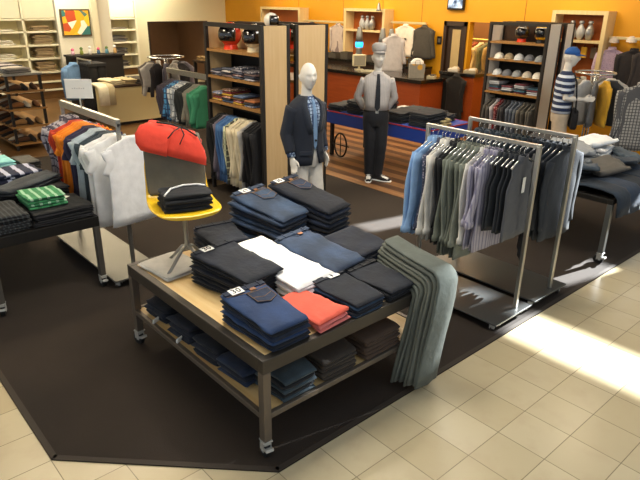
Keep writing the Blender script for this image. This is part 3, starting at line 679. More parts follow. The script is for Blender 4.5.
stack(1, 'folded_shirt', 'yellow folded shirt', 'showing under the black pile on the right table', 'shirt', (6.58, 3.38, RT + .122), .1, .58, .40, .06, .06, [fabric('#e2a428')], GR, taper=0, rough=1.6, seed=66)
stack(3, 'folded_shirt', 'black folded shirt', 'black pile on the yellow shirt', 'shirt', (6.60, 3.40, RT + .183), .15, .50, .34, .035, .03, [BLKF], GR, taper=0, rough=2, seed=66)

for i, (x, y, z, rz, w_, d_, c, nm) in enumerate(((5.88, 2.62, .84, .5, .40, .34, '#3b4652', 'slate blue'), (6.22, 2.52, .80, -.4, .42, .34, '#56524c', 'brown grey'), (6.62, 2.50, .80, .3, .46, .30, '#2a3440', 'dark navy'), (6.30, 2.92, .915, .8, .44, .36, '#8b8f93', 'mid grey'), (6.05, 3.05, .915, -.6, .40, .30, '#a07c48', 'tan'), (6.70, 2.88, .93, -.3, .44, .34, '#dfe2e4', 'white'), (6.08, 3.38, .95, .4, .42, .34, '#232930', 'black'), (6.95, 2.62, .80, .9, .36, .30, '#4a5660', 'steel blue'))):
    o = link('crumpled_shirt', slab_mesh(w_, d_, .07, .05, .1, i % 4, 3.2), None, (x, y, z), rz, mat=fabric(c)); o.rotation_euler = (.12 * math.sin(i * 2), .15 * math.cos(i * 3), rz)
    tag(o, f'crumpled {nm} shirt tossed on top of the right table piles', 'shirt', 'crumpled shirts on the right table')

# ------------------------------------------------------------------ back-to-back shelf units with wooden ends
POST = plain('charcoal_post', '#26221e', .5, .1)
def unit(label, x0, x1, y0, y1, H, shelves, rail_z=None, back=None, group=None, end=MAPLE_Z, face=-1):
    o = thing('shelf_unit', label, 'shelving', (x0, y0, 0), 0, group); W, D = x1 - x0, y1 - y0; P = .045
    for x in (0, W - P):
        for y in (0, D - P): bx(x, x + P, y, y + P, .006, H).build('post', POST, o, bevel=.003)
    bx(P, W - P, .008, .03, .02, H - .01).build('end_panel', end, o); bx(P, W - P, D - .03, D - .008, .02, H - .01).build('end_panel', end, o)
    mb = MB()
    for x in (0, W - P): mb.box(x, x + P, P, D - P, H - .05, H)
    mb.build('top_rail', POST, o)
    for z in shelves: bx(.005, W - .005, P * .2, D - P * .2, z - .03, z).build('shelf', SHOEWOOD, o)
    if back:
        xb = W - .015 if face < 0 else 0
        bx(xb, xb + .015, P, D - P, shelves[-1], H - .05).build('back_panel', back, o)
        bx(xb, xb + .012, P, D - P, .02, shelves[-1] - .03).build('lower_back_panel', DARK, o)
    if rail_z: 
        mb = MB(); mb.tube([(W * .42, P, rail_z), (W * .42, D - P, rail_z)], .013, 10); mb.build('hanging_rail', BLACK, o)
    return o
H1 = 2.13
unit('tall shelf unit with red and cream helmets, facing the left aisle', 4.10, 4.515, 5.6, 6.80, H1, (1.19, 1.50, 1.82), 1.10, MAPLE_Z)
unit('tall shelf unit whose wooden end panel backs the blazer mannequin', 4.60, 5.11, 5.6, 6.80, H1, (.9, 1.50, 1.82), None, None)
def helmet(label, loc, rot, shell, stand, s_=.135, group=None):
    o = thing('helmet', label, 'helmet', loc, rot, group)
    mb = MB(); loops = []
    for j in range(13):
        th = math.pi * j / 15; rr = s_ * math.sin(th) if j else .002
        loops.append([(rr * math.cos(a) * .92, rr * math.sin(a) * 1.05, s_ * math.cos(th) * 1.02 + s_ + .03) for a in (2 * math.pi * k / 24 for k in range(24))])
    mb.loft(loops); mb.build('shell', shell, o, smooth=True)
    mb = MB(); loops = []
    for j in range(9):
        th = math.pi * (.30 + .36 * j / 8); lp = []
        for k in range(17):
            a = -math.pi / 2 + (k / 16 - .5) * math.pi * .78; rr = (s_ + .006) * math.sin(th)
            lp.append((rr * math.cos(a) * .93, rr * math.sin(a) * 1.06, (s_ + .004) * math.cos(th) * 1.02 + s_ + .03))
        loops.append(lp)
    mb.loft(loops, (False, False), False); v_ = mb.build('visor', plain('black_visor', '#0d0d10', .08, 0, .02, 2, 1), o, smooth=True)
    sdm = v_.modifiers.new('t', 'SOLIDIFY'); sdm.thickness = .004
    mb = MB(); mb.lathe([(s_ * .62, 0), (s_ * .55, .05), (s_ * .5, .09)]); mb.build('stand', stand, o, smooth=False)
    return o
REDP, CRMP, ORP, YLP = plain('gloss_red', '#c8301a', .2, 0, .03, 2, .6), plain('gloss_cream', '#d9cfae', .25, 0, .03, 2, .6), plain('gloss_red_orange', '#e23a16', .3), plain('gloss_yellow', '#e3b21e', .25, 0, .03, 2, .6)
helmet('glossy red helmet with black visor on an orange stand, top shelf', (4.27, 6.46, 1.82), -1.3, REDP, ORP, .142)
helmet('cream helmet with black visor beside the red helmet', (4.27, 5.97, 1.82), -.95, CRMP, CRMP, .138)
helmet('white open helmet lying on top of the wooden end panel shelf', (4.40, 5.80, H1 - .075), .3, plain('gloss_white', '#dedad0', .25), BLACK, .085)
helmet('red helmet glimpsed through the gap between the two shelf units', (4.98, 6.12, 1.82), .3, REDP, ORP, .13)
FC = ['#5b5a6a', '#8a8791', '#2f3444', '#7f6a66', '#40404c', '#a9a4a0', '#4a5060', '#6f4a4a']
def shelfrow(label, cat, x, ys, z, n, wid, d, cols, group, where, pats=None, rot=math.pi / 2):
    for i, y in enumerate(ys):
        for k in range(n[i % len(n)]):
            h_ = .026; c = cols[(i * 3 + k) % len(cols)]; mt = fabric(c) if not pats or (i + k) % 3 else fabric(c, *pats)
            lev = 'topmost' if k == n[i % len(n)] - 1 else f'{ORD[k]} up'
            o = link('folded_shirt', slab_mesh(wid, d, h_, h_, .05, (i + k) % 4, 1.3), None, (x + R.uniform(-.01, .01), y, z + k * (h_ + .001)), rot + math.pi + R.uniform(-.05, .05), mat=mt)
            tag(o, f'{label}, {lev} in the {ORD[i]} pile {where}', cat, group)
shelfrow('folded shirt', 'shirt', 4.28, [6.62, 6.38, 6.14, 5.90], 1.50, [3, 4, 5, 4], .21, .30, FC, 'clothes on the helmet unit upper shelf', "from the far end under the helmets", ('#d0ccd0', 'print'))
shelfrow('folded shirt', 'shirt', 4.28, [6.62, 6.40, 6.16, 5.92], 1.19, [4, 6, 4, 3], .20, .30, ['#c49a35', '#8d3b3b', '#6b4b30', '#5d6f8f', '#3a3a40', '#9a5f35'], 'clothes on the helmet unit lower shelf', "from the far end of the lower shelf", ('#d9c3bd', 'print'))
C1 = dict(w_=.42, Lg=.90, tk=.02, sleeve=.62, flare=.02, collar=False)
fill([(3, 'hanging_sweater', 'black sweater', 'sweater', BLKF, C1), (1, 'hanging_sweater', 'mauve grey sweater', 'sweater', fabric('#6d6572'), C1), (4, 'hanging_sweater', 'denim blue sweater', 'sweater', [fabric('#40679c'), fabric('#4a72a6')], C1),
      (1, 'hanging_sweater', 'patterned dark sweater', 'sweater', fabric('#5a5a52', '#c9d0b0', 'plaid'), C1), (5, 'hanging_sweater', 'cream sweater', 'sweater', [fabric('#d8cdb0'), fabric('#e0d6bc')], C1), (1, 'hanging_sweater', 'pale grey sweater', 'sweater', fabric('#b5b3b0'), C1), (4, 'hanging_sweater', 'near black sweater', 'sweater', fabric('#16161a'), C1)],
     'the rail below the helmets', 4.20, 6.66, 5.70, 1.10, 'sweaters on the rail below the helmets', None, None, 'far end')

unit('tall shelf unit with caps on its shelves, dark posts', 9.0, 9.42, 4.86, 5.92, 2.10, (1.0, 1.27, 1.53, 1.80), .93, DARKWOOD, end=plain('glare_panel', '#ece8de', .45, 0, .03))  # bright glare is put into the pale colour of the end panels
unit('tall shelf unit whose glare whitened end panel stands behind the blue capped mannequin', 9.52, 9.83, 4.86, 5.92, 2.10, (.9, 1.47), None, None, end=plain('glare_panel', '#ece8de', .45, 0, .03))
helmet('black visored helmet on a red stand, top of the cap shelves', (9.2, 5.42, 1.80), -1.2, plain('gloss_black', '#1a1a1c', .2), ORP, .12)
helmet('yellow helmet with black visor on the cap shelves', (9.2, 5.08, 1.80), -1.0, YLP, BLACK, .125)
def cap(label, loc, rot, mat, group=None, s_=.09):
    o = thing('baseball_cap', label, 'cap', loc, rot, group)
    mb = MB(); loops = []
    for j in range(7):
        th = math.pi / 2 * j / 6; rr = max(.003, s_ * math.cos(th)); loops.append([(rr * .92 * math.cos(a), rr * 1.08 * math.sin(a), s_ * 1.05 * math.sin(th)) for a in (2 * math.pi * k / 18 for k in range(18))])
    mb.loft(loops); mb.build('crown', mat, o, smooth=True)
    mb = MB(); A, B = [], []
    for k in range(11):
        a = -math.pi * (.08 + .84 * k / 10); e = math.sin(-a)
        A.append((s_ * .92 * math.cos(a), s_ * 1.04 * math.sin(a), .012)); B.append((s_ * .88 * math.cos(a), s_ * 1.04 * math.sin(a) - s_ * .8 * e, .004 - .0 * e))
    mb.loft([A, B, [(x, y, z - .004) for x, y, z in B], [(x, y, z - .004) for x, y, z in A]], (False, False), False); mb.build('brim', mat, o, smooth=True)
    return o
CAPC = ['#dcd9d0', '#9a8a70', '#c3c7cc', '#6d7078', '#8d9296', '#b8b2a6']
for i in range(5): cap(f'cap on the upper cap shelf, {ORD[i]} from the far end', (9.15, 5.76 - .185 * i, 1.53), -1.3, fabric(CAPC[i]), 'caps on the cap shelves', .09)
for i in range(5): cap(f'cap on the middle cap shelf, {ORD[i]} from the far end', (9.15, 5.76 - .185 * i, 1.27), -1.3, fabric(CAPC[(i + 2) % 6]), 'caps on the cap shelves', .09)
shelfrow('folded shirt', 'shirt', 9.2, [5.74, 5.5, 5.26, 5.03], 1.0, [6, 4, 6, 4], .2, .3, ['#c8ccd4', '#6b3540', '#355a70', '#3a4048', '#b9c0c8'], 'clothes on the cap unit', "from the far end under the caps")
C2 = dict(w_=.42, Lg=.86, tk=.02, sleeve=.6, flare=.02)
fill([(2, 'hanging_shirt', 'dark grey shirt', 'shirt', fabric('#55524e'), C2), (1, 'hanging_shirt', 'pale grey shirt', 'shirt', fabric('#b9b7bd'), C2), (1, 'hanging_shirt', 'red patterned shirt', 'shirt', fabric('#7a2028', '#e0b0b0', 'print'), C2), (2, 'hanging_shirt', 'charcoal shirt', 'shirt', fabric('#3c3a3e'), C2), (3, 'hanging_shirt', 'blue grey shirt', 'shirt', fabric('#626a78'), C2), (4, 'hanging_shirt', 'mid grey shirt', 'shirt', [fabric('#6c6860'), fabric('#595650')], C2)],
     'the rail of the cap unit', 9.16, 5.82, 4.95, .93, 'shirts on the cap unit rail', None, None, 'far end')

# ------------------------------------------------------------------ mannequins
def ell(cx, cy, z, rx, ry_, n=24, e=1.0):
    return [(cx + rx * math.copysign(abs(math.cos(a)) ** e, math.cos(a)), cy + ry_ * math.copysign(abs(math.sin(a)) ** e, math.sin(a)), z) for a in (2 * math.pi * k / n for k in range(n))]
def head_into(mb, c, yaw, pitch=0, hs=1.1):
    M = Matrix.Rotation(yaw, 3, 'Z') @ Matrix.Rotation(pitch, 3, 'X'); g = lambda a, s_: math.exp(-(a / s_) ** 2); loops = []
    for j in range(29):
        th = math.pi * (.02 + .96 * j / 28); z = .122 * math.cos(th); rr = math.sin(th); lp = []
        for k in range(36):
            a = 2 * math.pi * k / 36; x, y = .074 * rr * math.cos(a), .094 * rr * math.sin(a)
            if z < 0: x *= 1 - .22 * min(1, -z / .1); y *= 1 - .10 * min(1, -z / .11) if y < 0 else 1 - .35 * min(1, -z / .1)
            if y < 0:
                y -= .024 * g(x, .013) * g(z + .022, .018) + .012 * g(x, .010) * g(z - .005, .022) + .007 * g(x, .045) * g(z - .034, .012) + .008 * g(x, .02) * g(z + .066, .008) + .012 * g(x, .024) * g(z + .1, .016) + .006 * g(x, .018) * g(z + .052, .005)
                y += .015 * (g(x - .03, .015) + g(x + .03, .015)) * g(z - .008, .013)
            lp.append(tuple(Vector(c) + M @ Vector((x, y, z)) * hs))
        loops.append(lp)
    mb.loft(loops)
    for s_ in (-1, 1):
        pts = [Vector(c) + M @ Vector((s_ * .074, .012, -.038)), Vector(c) + M @ Vector((s_ * .083, .018, -.005)), Vector(c) + M @ Vector((s_ * .086, .024, .022))]
        mb.tube(pts, [.010, .013, .012], 8)
def hand_into(mb, wrist, d, side_v, curl=.3):
    """hand from the wrist along d; side_v points to the thumb side"""
    d = Vector(d).normalized(); s_ = Vector(side_v); s_ = (s_ - d * s_.dot(d)).normalized(); nrm = d.cross(s_); W = Vector(wrist)
    mb.tube([W - d * .02, W + d * .02, W + d * .06, W + d * .095], [.026, .032, .042, .036], 12, [.02, .019, .017, .013], up=nrm)
    for k, (o, L_) in enumerate(((.031, .072), (.011, .08), (-.010, .074), (-.030, .058))):
        b0 = W + d * .085 + s_ * o; p = [b0]; dd = d.copy()
        for q in range(3):
            dd = (dd + nrm * curl * (.5 + .3 * q)).normalized(); p.append(p[-1] + dd * L_ * (.42, .33, .25)[q])
        mb.tube(p, [.0095, .009, .0082, .007], 8)
    mb.tube([W + d * .025 + s_ * .025, W + d * .055 + s_ * .052, W + d * .085 + s_ * .06, W + d * .11 + s_ * .056], [.013, .0115, .010, .008], 8)
def mannequin(label, loc, rot, arms, legs, head_yaw=0, head_pitch=0, feet=True, shoulder=.20):
    """arms/legs: two joint lists; facing -y; sole at z=0"""
    mb = MB()
    mb.loft([ell(0, .0, z, rx, ry_) for z, rx, ry_ in ((.84, .10, .08), (.88, .155, .105), (.96, .165, .11), (1.06, .135, .095), (1.18, .145, .105), (1.30, .165, .115), (1.40, .165, .10), (1.455, .11, .07), (1.49, .06, .055))])
    mb.tube([(0, .005, 1.45), (0, -.002, 1.52), (0, -.012, 1.61)], [.064, .055, .056], 16)
    head_into(mb, (0, -.03, 1.685), head_yaw, head_pitch)
    for A in arms:
        P = [Vector(p) for p in A['pts']]; mb.tube([P[0], P[0].lerp(P[1], .5), P[1], P[1].lerp(P[2], .35), P[2]], [.056, .048, .040, .041, .026], 12)
        if A.get('hand', True): hand_into(mb, P[2], A.get('dir', P[2] - P[1]), A['thumb'], A.get('curl', .3))
    for Lg in legs:
        P = [Vector(p) for p in Lg['pts']]; mb.tube([P[0], P[0].lerp(P[1], .5), P[1], P[1].lerp(P[2], .35), P[2]], [.092, .078, .056, .055, .036], 14)
        f = Vector(Lg.get('foot', (0, -1, 0))).normalized(); a = P[2]
        mb.tube([a - f * .055 + Vector((0, 0, -.05)), a + Vector((0, 0, -.045)), a + f * .09 + Vector((0, 0, -.055)), a + f * .17 + Vector((0, 0, -.062))], [.032, .036, .04, .03], 12, [.03, .032, .024, .016], up=(0, 0, 1))
    o = mb.build('mannequin', SKIN, None, smooth=True, loc=loc, rot=rot)
    rm = o.modifiers.new('skin', 'REMESH'); rm.mode = 'VOXEL'; rm.voxel_size = .0068; rm.use_smooth_shade = True
    sm = o.modifiers.new('sm', 'SMOOTH'); sm.factor = .5; sm.iterations = 2
    return tag(o, label, 'mannequin')
def arm_sleeve(o, name, pts, r, mat, extra=None, wrinkle=.08):
    P = [Vector(p) for p in pts]; path, rr = [], []
    for i in range(len(P) - 1):
        for q in range(7):
            path.append(P[i].lerp(P[i + 1], q / 7)); 
    path.append(P[-1]); n = len(path)
    for i in range(n):
        q = i / (n - 1); rr.append((r[0] + (r[1] - r[0]) * q) * (1 + wrinkle * nz(i * .9, r[0] * 50, len(name))))
    mb = MB(); mb.tube(path, rr, 14); s_ = mb.build(name, mat, o, smooth=True); return s_
def trousers(o, legs, mat, hip_rx=.18, hip_ry=.13, r=(.105, .085, .07), ztop=1.02, name='trousers'):
    mb = MB()
    mb.loft([ell(0, 0, z, rx, ry_) for z, rx, ry_ in ((.78, hip_rx * .75, hip_ry * .9), (.86, hip_rx, hip_ry), (.94, hip_rx, hip_ry), (ztop, hip_rx * .9, hip_ry * .92))])
    for i, Lg in enumerate(legs):
        P = [Vector(p) for p in Lg['pts']]; P[2] = P[2] + Vector((0, 0, -.03)); path, rr = [], []
        for a, b_, ra, rb in ((P[0] + Vector((0, 0, .02)), P[1], r[0], r[1]), (P[1], P[2], r[1], r[2])):
            for q in range(8): path.append(a.lerp(b_, q / 8)); rr.append((ra + (rb - ra) * q / 8) * (1 + .07 * nz(q * .8 + i * 5, ra * 40, 2)))
        path.append(P[2]); rr.append(r[2]); mb.tube(path, rr, 16)
    t_ = mb.build(name, mat, o, smooth=True)
    rm = t_.modifiers.new('r', 'REMESH'); rm.mode = 'VOXEL'; rm.voxel_size = .011; rm.use_smooth_shade = True
    s_ = t_.modifiers.new('s', 'SMOOTH'); s_.iterations = 3
    return t_
def torso_cloth(o, name, rows, mat, gap=None, seed=1, n=40, fold=.006):
    """rows of (z, rx, ry, cy); gap(z) = half opening angle at the front"""
    mb = MB(); loops = []
    for z, rx, ry_, cy in rows:
        lp = []; g_ = gap(z) if gap else 0
        for k in range(n + (1 if gap else 0)):
            a = -math.pi / 2 + g_ + (2 * math.pi - 2 * g_) * k / n; f = fold * nz(math.cos(a) * 4, math.sin(a) * 4 + z * 3, z * 5 + seed)
            e = .85; lp.append((( rx + f) * math.copysign(abs(math.cos(a)) ** e, math.cos(a)), cy + (ry_ + f) * math.copysign(abs(math.sin(a)) ** e, math.sin(a)), z))
        loops.append(lp)
    mb.loft(loops, (False, False), not gap); c = mb.build(name, mat, o, smooth=True)
    sd_ = c.modifiers.new('t', 'SOLIDIFY'); sd_.thickness = .006; sd_.offset = -1
    return c
BODY = [(1.50, .065, .06, .0), (1.47, .10, .075, .0), (1.44, .165, .095, .0), (1.40, .20, .115, .0), (1.32, .205, .128, -.004), (1.2, .188, .128, -.004), (1.1, .172, .12, -.002), (1.0, .178, .124, 0), (.92, .19, .132, 0)]
def scale_rows(rows, k, zmin=None, dz=0): return [(z + dz, rx * k, ry_ * k, cy) for z, rx, ry_, cy in rows if zmin is None or z >= zmin]
def sneaker(o, a, f, mat):
    f = Vector(f).normalized(); a = Vector(a); s_ = thing('sneaker', None, None); s_.parent = o
    mb = MB(); mb.tube([a - f * .075 + Vector((0, 0, -.055)), a + Vector((0, 0, -.05)), a + f * .10 + Vector((0, 0, -.068)), a + f * .19 + Vector((0, 0, -.076))], [.04, .044, .05, .03], 14, [.04, .045, .03, .016], up=(0, 0, 1)); mb.build('upper', mat, s_, smooth=True)
    mb = MB(); mb.tube([a - f * .085 + Vector((0, 0, -.098)), a + Vector((0, 0, -.098)), a + f * .12 + Vector((0, 0, -.098)), a + f * .205 + Vector((0, 0, -.094))], [.036, .046, .052, .034], 14, [.012] * 4, up=(0, 0, 1)); mb.build('sole', PAPER, s_, smooth=True)
    mb = MB()
    for q in range(4):
        c = a + f * (.035 + .03 * q) + Vector((0, 0, -.012 - .011 * q)); sd_ = Vector((-f.y, f.x, 0)) * .026; mb.tube([c - sd_, c + Vector((0, 0, .006)), c + sd_], .004, 6)
    mb.build('laces', PAPER, s_)
# blazer mannequin
legs1 = [dict(pts=[(-.09, 0, .88), (-.10, -.02, .50), (-.11, .02, .10)], foot=(-.2, -1, 0)), dict(pts=[(.09, 0, .88), (.10, -.05, .50), (.12, -.03, .10)], foot=(.3, -1, 0))]
a1L = [(-.175, 0, 1.40), (-.225, .05, 1.13), (-.235, -.05, .90)]; a1R = [(.175, 0, 1.40), (.225, .05, 1.13), (.215, -.05, .90)]
m1 = mannequin('white mannequin in a navy blazer and white trousers, bare headed', (3.93, 4.62, .006), .02, [dict(pts=a1L, thumb=(.3, -1, 0)), dict(pts=a1R, thumb=(-.3, -1, 0))], legs1, head_yaw=-.35)
WTR = fabric('#ddd9d2'); BLZ = fabric('#1f2532'); SHB = fabric('#9fb3cc', '#33466b', 'plaid', 2.2)
trousers(m1, legs1, WTR, ztop=.98, r=(.10, .082, .074))
torso_cloth(m1, 'shirt', scale_rows(BODY, .97, .95), SHB)
gap1 = lambda z: .05 + max(0, (z - 1.08) / .42) * .42 if z > 1.08 else .05 + max(0, .98 - z) * .9
JROWS = [(z, rx * .93, ry_ * .96, cy) for z, rx, ry_, cy in [(1.50, .075, .072, .008), (1.475, .115, .09, .004), (1.445, .175, .105, 0), (1.405, .215, .125, 0), (1.32, .222, .140, -.004), (1.22, .21, .140, -.004), (1.14, .20, .135, -.004), (1.06, .20, .135, -.002), (.97, .208, .143, 0), (.88, .214, .150, 0), (.82, .216, .152, 0)]]
torso_cloth(m1, 'blazer', JROWS, BLZ, gap1)
for s_ in (-1, 1):
    mb = MB(); A, B = [], []
    for z, rx, ry_, cy in [r for r in JROWS if r[0] > 1.08]:
        g_ = gap1(z); ia, ob = -math.pi / 2 + s_ * g_, -math.pi / 2 + s_ * (g_ + .14 + .22 * math.sin(min(1, (z - 1.06) / .4) * 2.6))
        for L_, a in ((A, ia), (B, ob)): L_.append(((rx + .006) * math.copysign(abs(math.cos(a)) ** .85, math.cos(a)), cy + (ry_ + .009) * math.copysign(abs(math.sin(a)) ** .85, math.sin(a)), z))
    mb.loft([A, B], (False, False), False); lp = mb.build('lapel', fabric('#262d3a'), m1, smooth=True); sd_ = lp.modifiers.new('t', 'SOLIDIFY'); sd_.thickness = .005
    arm_sleeve(m1, 'sleeve', [a1L, a1R][s_ > 0][:2] + [Vector([a1L, a1R][s_ > 0][1]).lerp(Vector([a1L, a1R][s_ > 0][2]), .78)], (.078, .054), BLZ)
    e, w_ = [Vector(q) for q in [a1L, a1R][s_ > 0][1:]]
    mb = MB(); mb.tube([e.lerp(w_, .74), e.lerp(w_, .95)], [.046, .044], 14); mb.build('shirt_cuff', SHB, m1, smooth=True)
    bx(-.06, .06, -.006, .006, -.02, .02).build('pocket_flap', fabric('#262d3a'), m1, loc=(s_ * .125, -.138, .95), rot=(0, 0, s_ * .55), bevel=.003)
mb = MB(); mb.loft([[(-w_ , y, z), (w_, y, z), (w_, y - .01, z), (-w_, y - .01, z)] for z, w_, y in ((1.475, .014, -.085), (1.44, .016, -.104), (1.32, .021, -.129), (1.15, .024, -.136), (1.02, .02, -.134), (.98, .004, -.134))]); mb.build('tie', fabric('#6f8fb5'), m1)
mb = MB(); mb.tube([(-.004, -.150, 1.07), (-.004, -.158, 1.07)], .012, 10, up=(0, 0, 1)); mb.build('button', INK, m1)
# shirt and tie mannequin on the striped floor
legs2 = [dict(pts=[(-.085, 0, .88), (-.075, -.03, .50), (-.065, .0, .11)], foot=(-.1, -1, 0)), dict(pts=[(.085, 0, .88), (.085, -.06, .50), (.06, -.05, .11)], foot=(.9, -.5, 0))]
a2L = [(-.17, 0, 1.40), (-.26, .06, 1.16), (-.15, .14, .98)]; a2R = [(.17, 0, 1.40), (.25, .07, 1.15), (.15, .14, .97)]
m2 = mannequin('white mannequin in a grey shirt, dark tie, flat cap and sneakers', (6.05, 5.63, .012), -.72, [dict(pts=a2L, thumb=(0, -1, .3), dir=(.5, .3, -.7)), dict(pts=a2R, thumb=(0, -1, .3), dir=(-.5, .3, -.7))], legs2, head_yaw=.15, head_pitch=.05)
SH2 = fabric('#b9b5b3', '#aca8a8', 'stripe_x', 1.6)
trousers(m2, legs2, denim('#14171f', 1.5), ztop=1.0, r=(.10, .078, .062))
torso_cloth(m2, 'shirt', scale_rows(BODY, .93, .97), SH2)
for A in (a2L, a2R): arm_sleeve(m2, 'sleeve', A[:2] + [Vector(A[1]).lerp(Vector(A[2]), .85)], (.062, .046), SH2, wrinkle=.14)
mb = MB(); mb.loft([ell(0, 0, z, .172, .122) for z in (.965, 1.0)], (True, True)); mb.build('belt', INK, m2, smooth=False)
bx(-.022, .022, -.128, -.120, .965, 1.002).build('belt_buckle', CHROME, m2)
mb = MB(); mb.loft([[(-w_, y, z), (w_, y, z), (w_, y - .01, z), (-w_, y - .01, z)] for z, w_, y in ((1.48, .016, -.078), (1.45, .02, -.092), (1.35, .027, -.128), (1.2, .033, -.136), (1.04, .036, -.126), (1.0, .004, -.124))]); mb.build('tie', fabric('#20242c'), m2)
for L_ in legs2: sneaker(m2, L_['pts'][2], L_['foot'], fabric('#1d1d20'))
for s_ in (-1, 1): mb = MB(); mb.loft([[(s_ * .005, -.07, 1.505), (s_ * .07, -.05, 1.51), (s_ * .075, -.06, 1.48)], [(s_ * .02, -.095, 1.462), (s_ * .05, -.09, 1.462), (s_ * .06, -.085, 1.455)]]); mb.build('collar_point', SH2, m2)
cp_ = thing('flat_cap', None, None, (0, -.012, 1.785), (-.10, 0, .15)); cp_.parent = m2
mb = MB(); mb.loft([ell(0, -.008, z, rx, ry_) for z, rx, ry_ in ((-.03, .084, .105), (.0, .094, .118), (.04, .098, .122), (.07, .085, .105), (.088, .05, .06), (.09, .004, .004))]); mb.build('crown', fabric('#a8a5a3'), cp_, smooth=True)
mb = MB(); mb.loft([[(.085 * math.cos(a), -.008 + k2 * math.sin(a), z) for a in (-math.pi * (.08 + .84 * q / 10) for q in range(11))] for k2, z in ((.10, -.02), (.165, -.045), (.165, -.05), (.10, -.027))], (False, False), False); mb.build('brim', fabric('#a8a5a3'), cp_, smooth=True)
# polo mannequin at the right
legs3 = [dict(pts=[(-.09, 0, .88), (-.10, -.03, .5), (-.10, 0, .1)], foot=(-.2, -1, 0)), dict(pts=[(.09, 0, .88), (.10, -.03, .5), (.11, 0, .1)], foot=(.2, -1, 0))]
a3L = [(-.17, 0, 1.38), (-.22, .0, 1.14), (-.16, -.25, 1.13)]; a3R = [(.17, 0, 1.38), (.22, .04, 1.13), (.24, -.06, .90)]
m3_ = mannequin('white mannequin in a blue cap and striped polo with a black bag', (8.42, 4.18, .006), .62, [dict(pts=a3L, thumb=(.2, 0, 1), dir=(.15, -.95, .05)), dict(pts=a3R, thumb=(0, -1, 0))], legs3, head_yaw=-.1)
POLO = fabric('#1f2f52', '#c8d3e4', 'stripe_z', .75)
trousers(m3_, legs3, fabric('#b9ab98'), ztop=1.0)
torso_cloth(m3_, 'polo_shirt', scale_rows(BODY, .98), POLO)
for A in (a3L, a3R): arm_sleeve(m3_, 'sleeve', [A[0], Vector(A[0]).lerp(Vector(A[1]), .75)], (.08, .066), POLO)
cp_ = thing('baseball_cap', None, None, (0, -.03, 1.725), (.05, 0, -.1)); cp_.parent = m3_
CB = fabric('#2b62b0')
mb = MB(); mb.loft([ell(0, 0, z, rx, ry_) for z, rx, ry_ in ((0, .083, .104), (.04, .082, .102), (.075, .065, .08), (.098, .03, .04), (.102, .003, .003))]); mb.build('crown', CB, cp_, smooth=True)
mb = MB(); mb.loft([[(.08 * math.cos(a), k2 * math.sin(a), z) for a in (-math.pi * (.08 + .84 * q / 10) for q in range(11))] for k2, z in ((.10, .012), (.19, -.004), (.19, -.009), (.10, .004))], (False, False), False); mb.build('brim', CB, cp_, smooth=True)
bag = thing('shoulder_bag', 'black shoulder bag hanging at the hip of the polo mannequin', 'bag', (8.42, 4.18, .006), .62)
mb = MB(); mb.loft([[(x * k1 - .03, -.17 + (dy - .02) * k1, z) for x, dy in ((-.16, -.03), (.16, -.03), (.17, 0), (.16, .05), (-.16, .05), (-.17, 0))] for z, k1 in ((.70, .82), (.73, 1.0), (.86, 1.04), (.96, .94), (.98, .8))]); mb.build('pouch', fabric('#17181d'), bag, bevel=.01)
mb = MB(); mb.tube([(-.19, -.17, .95), (-.21, -.15, 1.15), (-.14, -.13, 1.36), (.0, -.10, 1.47)], .012, 8); mb.tube([(.13, -.17, .95), (.17, -.15, 1.15), (.12, -.14, 1.35), (.02, -.10, 1.47)], .012, 8); mb.build('strap', fabric('#17181d'), bag, smooth=True)

# ------------------------------------------------------------------ blue display table behind the shirt and tie mannequin
BLU2 = plain('royal_blue', '#20419c', .5, 0, .06, 2); REDT = plain('red_trim', '#b4302c', .5)
bt = thing('display_table', 'long royal blue table with red edge holding dark folded jeans', 'table', (6.5, 5.05, 0))
BW, BD = 1.0, 2.2
bx(0, BW, 0, BD, .72, .75).build('table_top', BLU2, bt); 
mb = MB(); mb.box(0, .02, 0, BD, .56, .72); mb.box(BW - .02, BW, 0, BD, .56, .72); mb.box(.02, BW - .02, 0, .02, .56, .72); mb.box(.02, BW - .02, BD - .02, BD, .56, .72); mb.build('apron', BLU2, bt)
mb = MB(); mb.box(-.006, BW + .006, -.006, 0, .738, .756); mb.box(-.006, 0, 0, BD, .738, .756); mb.box(BW, BW + .006, 0, BD, .738, .756); mb.build('edge_trim', REDT, bt)
for x in (.08, BW - .13):
    for y in (.12, BD - .17): bx(x, x + .05, y, y + .05, .012, .56).build('leg', BLACK, bt)
mb = MB(); mb.tube([(.06, BD * .82 + .14 * math.cos(a), .22 + .19 * math.sin(a)) for a in (2 * math.pi * k / 24 for k in range(25))], .014, 8); mb.tube([(.06, BD * .82 + .19, .22), (.06, BD * .82 - .19, .22)], .008, 6); mb.tube([(.06, BD * .82, .03), (.06, BD * .82, .41)], .008, 6)
mb.build('wagon_wheel', BLACK, bt, smooth=True)
DK2 = [fabric('#1e2026'), fabric('#262932'), denim('#1c2430', 1.6), fabric('#2e3236')]
for i, (x, y, n_, w_) in enumerate(((6.74, 7.01, 4, .34), (6.77, 6.59, 8, .36), (7.14, 6.99, 5, .34), (7.17, 6.54, 6, .34), (6.76, 5.77, 6, .36), (6.78, 5.31, 8, .40), (7.16, 5.89, 5, .36), (7.20, 5.44, 4, .36))):
    wh = ['far left front', 'left of the mannequin', 'far left back', 'left back', 'mannequin side', 'near right front', 'right back', 'near right back'][i]
    stack(n_, 'folded_jeans', 'dark folded jeans', f'{wh} pile of the blue table', 'jeans', (x, y, .752), math.pi / 2 * -1, w_, .40, .028, .024, DK2[i % 4:] + DK2[:1], 'dark jeans on the blue table', rough=1.5, seed=70 + i)
stack(2, 'folded_shirt', 'khaki folded shirt', 'khaki pile at the near end of the blue table', 'shirt', (6.95, 5.16, .752), .2, .22, .18, .05, .05, [fabric('#a3966a')], None, rough=2, seed=79)
